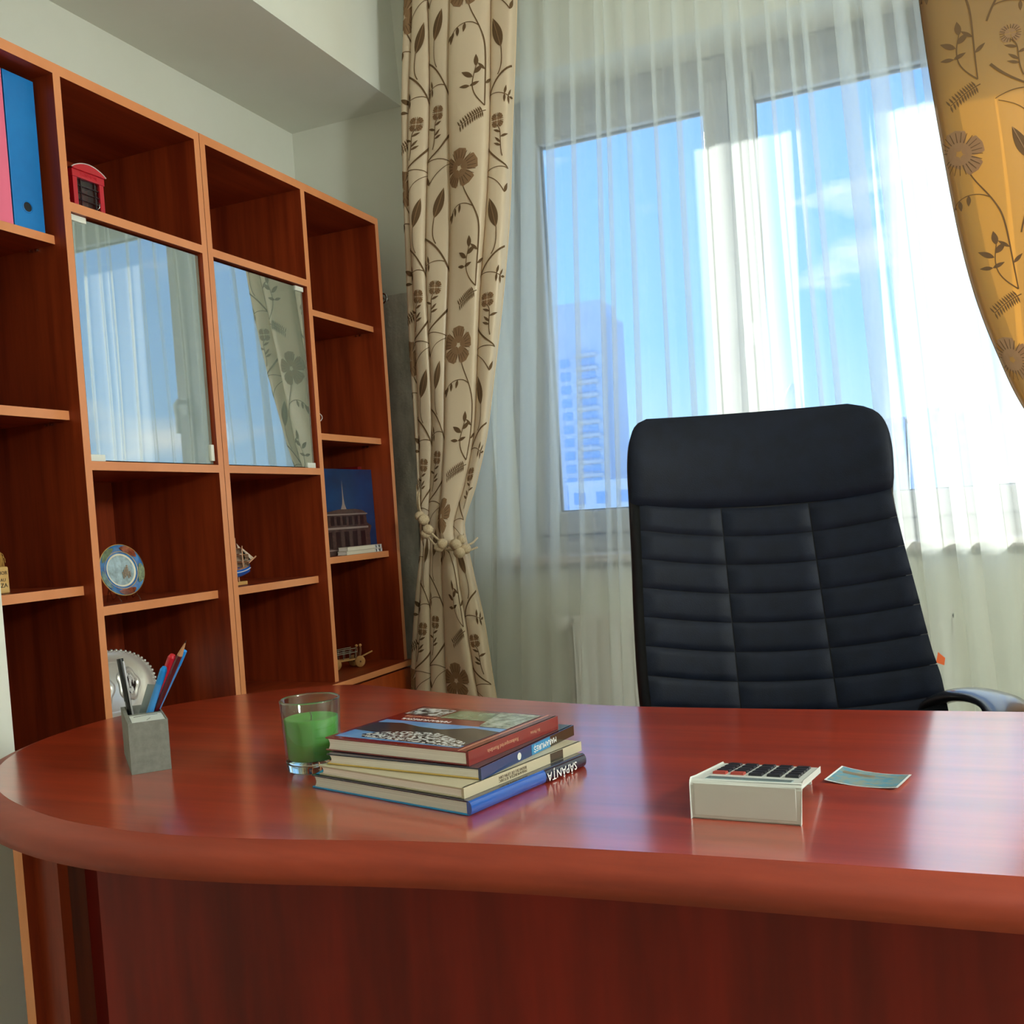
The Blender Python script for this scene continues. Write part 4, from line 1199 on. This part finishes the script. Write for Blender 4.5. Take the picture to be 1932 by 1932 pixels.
# oval silver tray on a dark foot
pm('silver', (232, 230, 222), 0.3, metal=0.55); pm('silver_matt', (222, 218, 206), 0.5, metal=0.2)
stt = thing('silver_tray', 'oval silver tray with beaded rim standing behind the pen holder', 'tray', (-1.82, 1.752, .643))
tl2 = Matrix.Translation((0, 0, .102)) @ Matrix.Rotation(radians(-12), 4, 'Y')
def oval(name, prof, mat, n=64):
    m = MB(); m.lathe(prof, (0, 0, 0), n, axis='x', sx=1.5, sy=1.0); m.xform(tl2); return m.build(name, mat, stt, False)
oval('dish', [(0, -.004), (.052, -.003), (.080, .006), (.088, .008), (.086, .010), (.066, .004), (.060, -.001), (0, -.001)], 'silver')
m = MB()
for k in range(56):
    a = 2*pi*k/56
    m.lathe([(0, -.004), (.003, -.0028), (.0042, 0), (.003, .0028), (0, .004)], (.009, 1.5*.087*cos(a), .087*sin(a)), 8)
m.xform(tl2); o = m.build('beaded_rim', 'silver', stt, False)
for (oy, ry, rz_) in ((.052, .034, .040), (-.04, .045, .046)):
    m = MB()
    m.grid(lambda a, b: (.001+.004*sin(pi*b), oy+ry*(1+.10*cos(10*pi*a))*(.62+.38*b)*cos(2*pi*a), rz_*(1+.08*cos(10*pi*a))*(.62+.38*b)*sin(2*pi*a)), 40, 4, 0, True, True)
    m.xform(tl2); m.build('embossed_cartouche', 'silver', stt, False)
m = MB(); m.grid(lambda a, b: (.0015, .052+.021*b*cos(2*pi*a), .025*b*sin(2*pi*a)), 24, 2, 0, True, True); m.xform(tl2); m.build('engraved_picture', 'print_crowd', stt, False)
m = MB(); m.box((-.001, -.07, -.028), (.0035, -.008, .036)); m.xform(tl2); m.build('relief_house', 'silver_matt', stt, False)
m = MB()
for iy in range(4):
    for iz in range(2):
        m.box((.003, -.064+.014*iy, -.008+.018*iz), (.0042, -.060+.014*iy, .001+.018*iz))
m.xform(tl2); m.build('relief_windows', 'hole_dark', stt, False)
boxo('foot', (-.03, -.10, .0), (.03, .05, .018), 'black_plastic', stt, False, .002)

# little straw-roofed souvenir
pm('clay', (222, 184, 116), 0.75, col2=(206, 164, 96), scale=(40, 40, 40)); pm('straw', (196, 150, 66), 0.8, col2=(128, 84, 30), scale=(30, 200, 60), bump=0.6)
sv = thing('thatched_house_souvenir', 'small clay house souvenir with straw roof at the left edge', 'souvenir', (-1.73, 1.345, 1.004))
m = MB(); m.prism([(-1.770, 1.295), (-1.700, 1.295), (-1.700, 1.397), (-1.770, 1.397)], 1.0042, 1.0575)
m.build('house_block', 'clay', sv, True, .003)
m = MB()
m.grid(lambda a, b: (-1.735+(.046*cos(2*pi*a)+.004*sin(40*a))*(1-b**2.2)**.5, 1.346+(.057*sin(2*pi*a)+.002*sin(50*a))*(1-b**2.2)**.5, 1.0575+.062*b), 40, 10, 0, True, True)
m.build('straw_roof', 'straw', sv)
random.seed(3)
m = MB()
for k in range(70):
    a = random.random()*2*pi; b = .15+.75*random.random(); rr = (1-b**2.2)**.5
    p = Vector((-1.735+.048*cos(a)*rr, 1.346+.059*sin(a)*rr, 1.0575+.063*b))
    q = Vector((-1.735+.050*cos(a)*min(1, rr+.22), 1.346+.061*sin(a)*min(1, rr+.22), 1.0575+.063*max(0, b-.2)))
    m.tube([p, p.lerp(q, .5)+Vector((.002*cos(a), .002*sin(a), .002)), q], .0009, 4)
so_ = m.build('straw_stalks', 'straw', sv); so_['kind'] = 'stuff'
for k, (s_, zz, sz) in enumerate((('HOR', 1.045, .010), ('AU', 1.031, .009), ('IZA', 1.020, .012))):
    text('lettering', s_, sz, frame((-1.6995-sv.location.x, 1.382-sv.location.y, zz-sv.location.z), (0, 1, 0), (0, 0, 1)), 'ink_dark', sv, .0002)

# model sailing ship
pm('ship_blue', (16, 96, 190), 0.25, coat=0.5); pm('ship_white', (214, 220, 226), 0.4); pm('sail', (214, 192, 168), 0.8, col2=(180, 154, 130), scale=(60, 60, 60)); pm('spar', (206, 150, 112), 0.6); pm('ship_base', (204, 154, 84), 0.6)
sh = thing('model_ship', 'small blue model sailing ship on the bookcase shelf', 'model ship', (-1.72, 2.09, .9548))
m = MB()
def hull(a, b):
    y = -.085+.165*b
    w = .017*(1-max(0, (b-.55)/.45)**2.2)**.5*(1 if b > .06 else .8)
    sheer_ = .012*(2*b-1)**2
    an = pi*a
    return (w*cos(an), y+.010*sin(an)*0, .036+sheer_-(.024-.004*b)*sin(an)+.004)
m.grid(hull, 14, 16)
m.build('hull', 'ship_blue', sh, False)
m = MB(); m.grid(lambda a, b: (hull(a, b)[0]*.96*(1 if a == 0 else 1), hull(0, b)[1], hull(0, b)[2]-.004), 1, 12)
m.add([(x*.9, y, .038+.012*(2*((y+.085)/.165)-1)**2) for x, y in ((.016, -.08), (-.016, -.08), (-.017, .0), (-.012, .05), (0, .076), (.012, .05), (.017, 0))], [(0, 6, 5, 4, 3, 2, 1)])
m.build('deck', 'spar', sh, False)
m = MB(); m.tube([(.0172*(1-max(0, (b-.55)/.45)**2.2)**.5+.0004, -.085+.165*b, .034+.012*(2*b-1)**2) for b in [k/16 for k in range(1, 16)]], .0014, 6); m.build('hull_stripe', 'ship_white', sh, False)
m = MB(); m.tube([(0, .06, .048), (0, .108, .072)], .0022, 6); m.build('bowsprit', 'spar', sh, False)
for y, h in ((-.035, .108), (.025, .126), (.052, .104)):
    m = MB(); m.tube([(0, y, .036), (0, y, h)], .0016, 6)
    for zz in (.060, .080, .098):
        if zz < h-.006: m.tube([(-.018, y+.002, zz), (.018, y+.002, zz)], .0010, 5)
    mast = m.build('mast', 'spar', sh, False)
    for za, zb_ in ((.047, .060), (.063, .080), (.083, .098)):
        if zb_ < h-.006:
            mm = MB(); mm.grid(lambda a, b: (-.017+.034*a, y+.003+.006*sin(pi*b)*sin(pi*a), za+(zb_-za)*b), 6, 4); mm.build('sail', 'sail', mast, False)
for k, (p, q, r_) in enumerate([((0, .052, .098), (0, .100, .068), (0, .056, .058)), ((0, .030, .112), (0, .086, .064), (0, .05, .052))]):
    m = MB(); m.add([p, q, r_], [(0, 1, 2)]); m.build('jib_sail', 'sail', sh, False)
for y in (-.04, .03):
    m = MB(); m.tube([(0, y, .008), (0, y, .020)], .002, 6); m.build('support_pin', 'spar', sh, False)
boxo('stand', (-.012, -.06, 0), (.012, .050, .009), 'ship_base', sh, False, .001)

# album, red book and two small booklets in the right-hand bay
pm('album_sky', (16, 60, 112), 0.25, coat=0.3, col2=(12, 40, 82), scale=(4, 4, 6)); pm('album_stone', (84, 58, 52), 0.3, col2=(60, 40, 38), scale=(50, 50, 80), coat=0.3); pm('album_win', (40, 16, 18), 0.3); pm('album_pale', (140, 122, 116), 0.3)
al = thing('photo_album', 'large picture book with a domed building cover standing on the shelf', 'book', (-1.695, 2.640, 1.0042), radians(88))
# local x runs along the shelf (towards the window), local y into the shelf
AW, AH = .300, .268
TL = Matrix.Translation((-.15, 0, 0)) @ Matrix.Rotation(radians(-1), 4, 'X')
def alb(name, m, mat): m.xform(TL); return m.build(name, mat, al, False)
c_ = alb('front_cover', MB().box((0, 0, 0), (AW, .003, AH)), 'album_sky')
alb('page_block', MB().box((.004, .003, .004), (AW-.004, .019, AH-.004)), 'paper')
alb('back_cover', MB().box((0, .019, 0), (AW, .022, AH)), 'album_sky')
alb('spine', MB().box((-.002, 0, 0), (0, .022, AH)), 'album_sky')
e_ = -.0006
m = MB(); m.add([(x, e_, z) for x, z in ((.0, .0), (.262, .0), (.262, .06), (.275, .085), (.25, .098), (.248, .13), (.225, .138), (.19, .142), (.10, .142), (.05, .136), (.0, .128))], [tuple(range(11))]); alb('cover_print', m, 'album_stone')
m = MB(); m.add([(x, e_, z) for x, z in ((.112, .142), (.142, .142), (.134, .158), (.131, .175), (.1275, .235), (.124, .175), (.121, .158))], [tuple(range(7))]); alb('cover_print', m, 'album_pale')
m = MB()
for k in range(7): m.add([(x, e_*1.6, z) for x, z in ((.02+.032*k, .092), (.04+.032*k, .092), (.04+.032*k, .120), (.02+.032*k, .120))], [(0, 1, 2, 3)])
for k in range(5): m.add([(x, e_*1.6, z) for x, z in ((.03+.045*k, .022), (.055+.045*k, .022), (.055+.045*k, .072), (.03+.045*k, .072))], [(0, 1, 2, 3)])
alb('cover_print', m, 'album_win')
m = MB()
for za, zb_ in ((.080, .086), (.124, .128), (.014, .018)): m.add([(0, e_*2, za), (.255, e_*2, za), (.255, e_*2, zb_), (0, e_*2, zb_)], [(0, 1, 2, 3)])
alb('cover_print', m, 'album_pale')
rb = thing('book', 'dark red book standing upright behind the album', 'book', (-1.85, 2.776, 1.0042))
boxo('cover', (-1.955, 2.768, 1.0042), (-1.735, 2.771, 1.285), 'cover_red', rb); boxo('cover', (-1.955, 2.789, 1.0042), (-1.735, 2.792, 1.285), 'cover_red', rb)
boxo('spine', (-1.735, 2.768, 1.0042), (-1.731, 2.792, 1.285), 'cover_red', rb, bevel=.001); boxo('page_block', (-1.950, 2.771, 1.008), (-1.737, 2.789, 1.281), 'paper', rb)
pm('booklet_white', (216, 206, 186), 0.6)
for k, (zz, dx, lb) in enumerate(((1.0044, 0, 'white booklet lying under another in front of the album'), (1.0165, .004, 'white booklet lying on top of another before the album'))):
    t = thing('booklet', lb, 'booklet', (-1.674+dx*.3, 2.66, zz), radians(1.5*k), group='white booklets in front of the album')
    boxo('cover', (-.017, -.105, 0), (.016, .105, .0012), 'booklet_white', t, False); boxo('page_block', (-.016, -.104, .0012), (.0155, .104, .0102), 'paper', t, False)
    boxo('cover', (-.017, -.105, .0102), (.016, .105, .0114), 'booklet_white', t, False)
    boxo('spine', (.0155, -.105, 0), (.0165, .105, .0114), 'booklet_white', t, False)
    m = MB(); m.box((.0163, .060, .001), (.0169, .103, .0105)); m.build('spine_print', 'print_crowd', t, False)

# dark round vase half hidden by the upright
pm('dark_glaze', (26, 16, 14), 0.08, coat=0.9)
vs_ = thing('vase', 'dark glazed round vase half hidden behind the bookcase upright', 'vase', (-1.735, 2.485, 1.3712))
m = MB(); m.lathe([(0, 0), (.028, 0), (.030, .004), (.046, .028), (.052, .055), (.046, .082), (.026, .100), (.018, .108), (.018, .122), (.024, .130), (.021, .130), (.015, .121), (.015, .108), (0, .104)], (-1.735, 2.485, 1.3714), 32)
m.build('body', 'dark_glaze', vs_)
m = MB(); m.tube([(-1.735+.040*cos(a), 2.485+.05*cos(a)*.9, 1.4265+.024*sin(a)) for a in [(-.6+.12*k) for k in range(11)]], .0015, 6); m.build('highlight_arc', 'booth_white', vs_)  # pale arc modelled in place of the highlight on the glaze

# wooden toy cart
pm('toy_wood', (208, 158, 98), 0.65, col2=(186, 134, 76), scale=(60, 60, 60)); pm('toy_dark', (120, 72, 44), 0.7); pm('toy_grey', (150, 140, 124), 0.8)
ct = thing('toy_cart', 'small wooden toy cart with round wheels in the lower bay', 'toy', (-1.735, 2.625, .6432), radians(-28))
for (x, y) in ((.02, -.045), (.02, .040), (-.022, -.045), (-.022, .040)):
    m = MB(); m.lathe([(0, -.003), (.0175, -.003), (.018, 0), (.0175, .003), (0, .003)], (x, y, .018), 24, axis='x')
    w_ = m.build('wheel', 'toy_wood', ct, False)
    m = MB(); m.lathe([(.003, .003), (.003, .0045), (0, .0048)], (x, y, .018), 10, axis='x'); m.build('hub', 'toy_dark', w_, False)
for y in (-.045, .040):
    m = MB(); m.tube([(-.022, y, .018), (.022, y, .018)], .002, 6); m.build('axle', 'toy_dark', ct, False)
boxo('bed', (-.016, -.065, .024), (.016, .045, .029), 'toy_wood', ct, False, .0005)
for x in (-.016, .016):
    m = MB(); m.tube([(x, -.065, .046), (x*1.0, .035, .050)], .0016, 6); m.tube([(x, -.065, .058), (x, .030, .062)], .0014, 6)
    for k in range(5): m.tube([(x, -.06+.022*k, .029), (x, -.06+.022*k, .058)], .0012, 5)
    m.build('side_rail', 'toy_grey', ct, False)
for y in (.036, .050):
    m = MB(); m.tube([(.0, y, .029), (.002, y+.004, .052), (.003, y+.003, .062)], .0045, 8, radii=[.005, .0045, .0035]); m.build('figure', 'toy_dark', ct, False)
    m = MB(); m.lathe([(0, -.005), (.004, -.003), (.005, 0), (.004, .003), (0, .005)], (.003, y+.004, .067), 10); m.build('figure_head', 'toy_wood', ct, False)
m = MB(); m.tube([(0, .045, .026), (0, .098, .042)], .0026, 6); m.build('shaft', 'toy_wood', ct, False)

# ------------------------------------------------------------------ made-up globe lamp, out of view, added to light the left wall and bookcases
lm = bpy.data.materials.new('fill_lamp_glow'); lm.use_nodes = True
lm.node_tree.nodes.clear()
em = lm.node_tree.nodes.new('ShaderNodeEmission'); em.inputs[0].default_value = (0.93, 1.0, 0.98, 1); em.inputs[1].default_value = FILL_LAMP_STRENGTH
ou = lm.node_tree.nodes.new('ShaderNodeOutputMaterial'); lm.node_tree.links.new(em.outputs[0], ou.inputs[0])
MATS['fill_lamp_glow'] = lm
LXp, LYp, LZp, LRp = 1.3, .95, 1.75, .15
lp = thing('added_fill_lamp', 'added globe fill lamp out of view, lighting the left wall and bookcases', 'lamp', (LXp, LYp, 0))
m = MB(); m.lathe([(0, 0), (.14, 0), (.14, .015), (.02, .03), (0, .03)], (LXp, LYp, 0), 32); m.build('base', 'black_plastic', lp)
m = MB(); m.tube([(LXp, LYp, .025), (LXp, LYp, LZp-LRp-.02)], .012, 12); m.build('pole', 'chrome', lp)
m = MB(); m.lathe([(0, -LRp-.03), (.035, -LRp-.03), (.05, -LRp+.012), (.045, -LRp+.014)], (LXp, LYp, LZp), 24); m.build('globe_holder', 'chrome', lp)
m = MB(); m.lathe([(LRp*sin(pi*k/24), LRp*cos(pi*k/24)) for k in range(23)], (LXp, LYp, LZp), 40); m.build('globe', 'fill_lamp_glow', lp)

# ------------------------------------------------------------------ outside
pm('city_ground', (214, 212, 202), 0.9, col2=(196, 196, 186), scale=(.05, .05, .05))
pm('tower_wall_hazed', (206, 222, 240), 0.8, col2=(198, 214, 234), scale=(.2, .2, .2)); pm('tower_side_hazed', (190, 206, 226), 0.8)  # haze is mixed into these building colours, pale and bluish
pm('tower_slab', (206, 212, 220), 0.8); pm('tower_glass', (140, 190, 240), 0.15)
pm('low_wall_hazed', (206, 220, 234), 0.9); pm('roof_white', (228, 236, 244), 0.7)
struct(boxo('ground', (-900, 25, -22.2), (900, 1500, -22), 'city_ground'), 'hazy city ground far below the window')
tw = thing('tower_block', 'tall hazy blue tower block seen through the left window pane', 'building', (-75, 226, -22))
boxo('tower_wall_hazed', (-80.5, 220, -22), (-69.4, 232, 49.3), 'tower_wall_hazed', tw)
boxo('side_wing', (-69.4, 222, -22), (-67.6, 232, 45.5), 'tower_side_hazed', tw)
boxo('rear_wing', (-86, 224, -22), (-80.5, 234, 43.5), 'tower_wall_hazed', tw)
for k in range(15):
    z = 36.5-3.1*k
    if z < -6: break
    boxo('balcony', (-76.2, 218.8, z), (-70.6, 220, z+.7), 'tower_slab', tw)
    boxo('window', (-75.8, 219.85, z-1.9), (-71.4, 219.95, z-.3), 'tower_glass', tw)
    boxo('window', (-80.0, 219.85, z-2.0), (-77.6, 219.95, z-.1), 'tower_glass', tw)
def block(name, label, x0, x1, y0, y1, z1, mat='low_wall_hazed', roof='tower_slab', nw=3):
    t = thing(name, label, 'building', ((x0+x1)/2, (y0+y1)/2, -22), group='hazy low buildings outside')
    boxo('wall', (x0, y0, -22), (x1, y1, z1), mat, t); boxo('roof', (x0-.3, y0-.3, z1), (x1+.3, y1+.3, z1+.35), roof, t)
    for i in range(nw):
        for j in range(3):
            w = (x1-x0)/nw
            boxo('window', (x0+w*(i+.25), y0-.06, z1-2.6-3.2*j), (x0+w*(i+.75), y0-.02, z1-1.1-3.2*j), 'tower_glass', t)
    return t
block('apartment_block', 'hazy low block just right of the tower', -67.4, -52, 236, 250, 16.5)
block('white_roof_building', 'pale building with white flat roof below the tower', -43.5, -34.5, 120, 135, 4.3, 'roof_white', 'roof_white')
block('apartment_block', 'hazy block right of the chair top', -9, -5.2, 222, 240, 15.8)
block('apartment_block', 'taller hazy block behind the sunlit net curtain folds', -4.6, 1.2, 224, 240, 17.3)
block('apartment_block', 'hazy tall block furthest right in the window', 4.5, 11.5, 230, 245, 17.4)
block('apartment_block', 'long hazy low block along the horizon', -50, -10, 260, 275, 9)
ca = thing('cathedral', 'faint twin-spired church silhouette on the horizon', 'church', (-39, 305, -22))
boxo('nave', (-42, 300, -22), (-34, 315, 26), 'low_wall_hazed', ca)
for x in (-39.8, -37.6):
    m = MB(); m.lathe([(.9, -48), (.9, 6), (.55, 8), (.2, 16), (0, 22)], (x, 301, 14), 12); m.build('spire', 'low_wall_hazed', ca)
m = MB(); m.lathe([(3.4, 0), (3.0, 4), (1.6, 7), (0, 9)], (-38, 306, 26), 20); m.build('dome', 'low_wall_hazed', ca)

for o in bpy.data.objects:
    if '_o' in o: del o['_o']
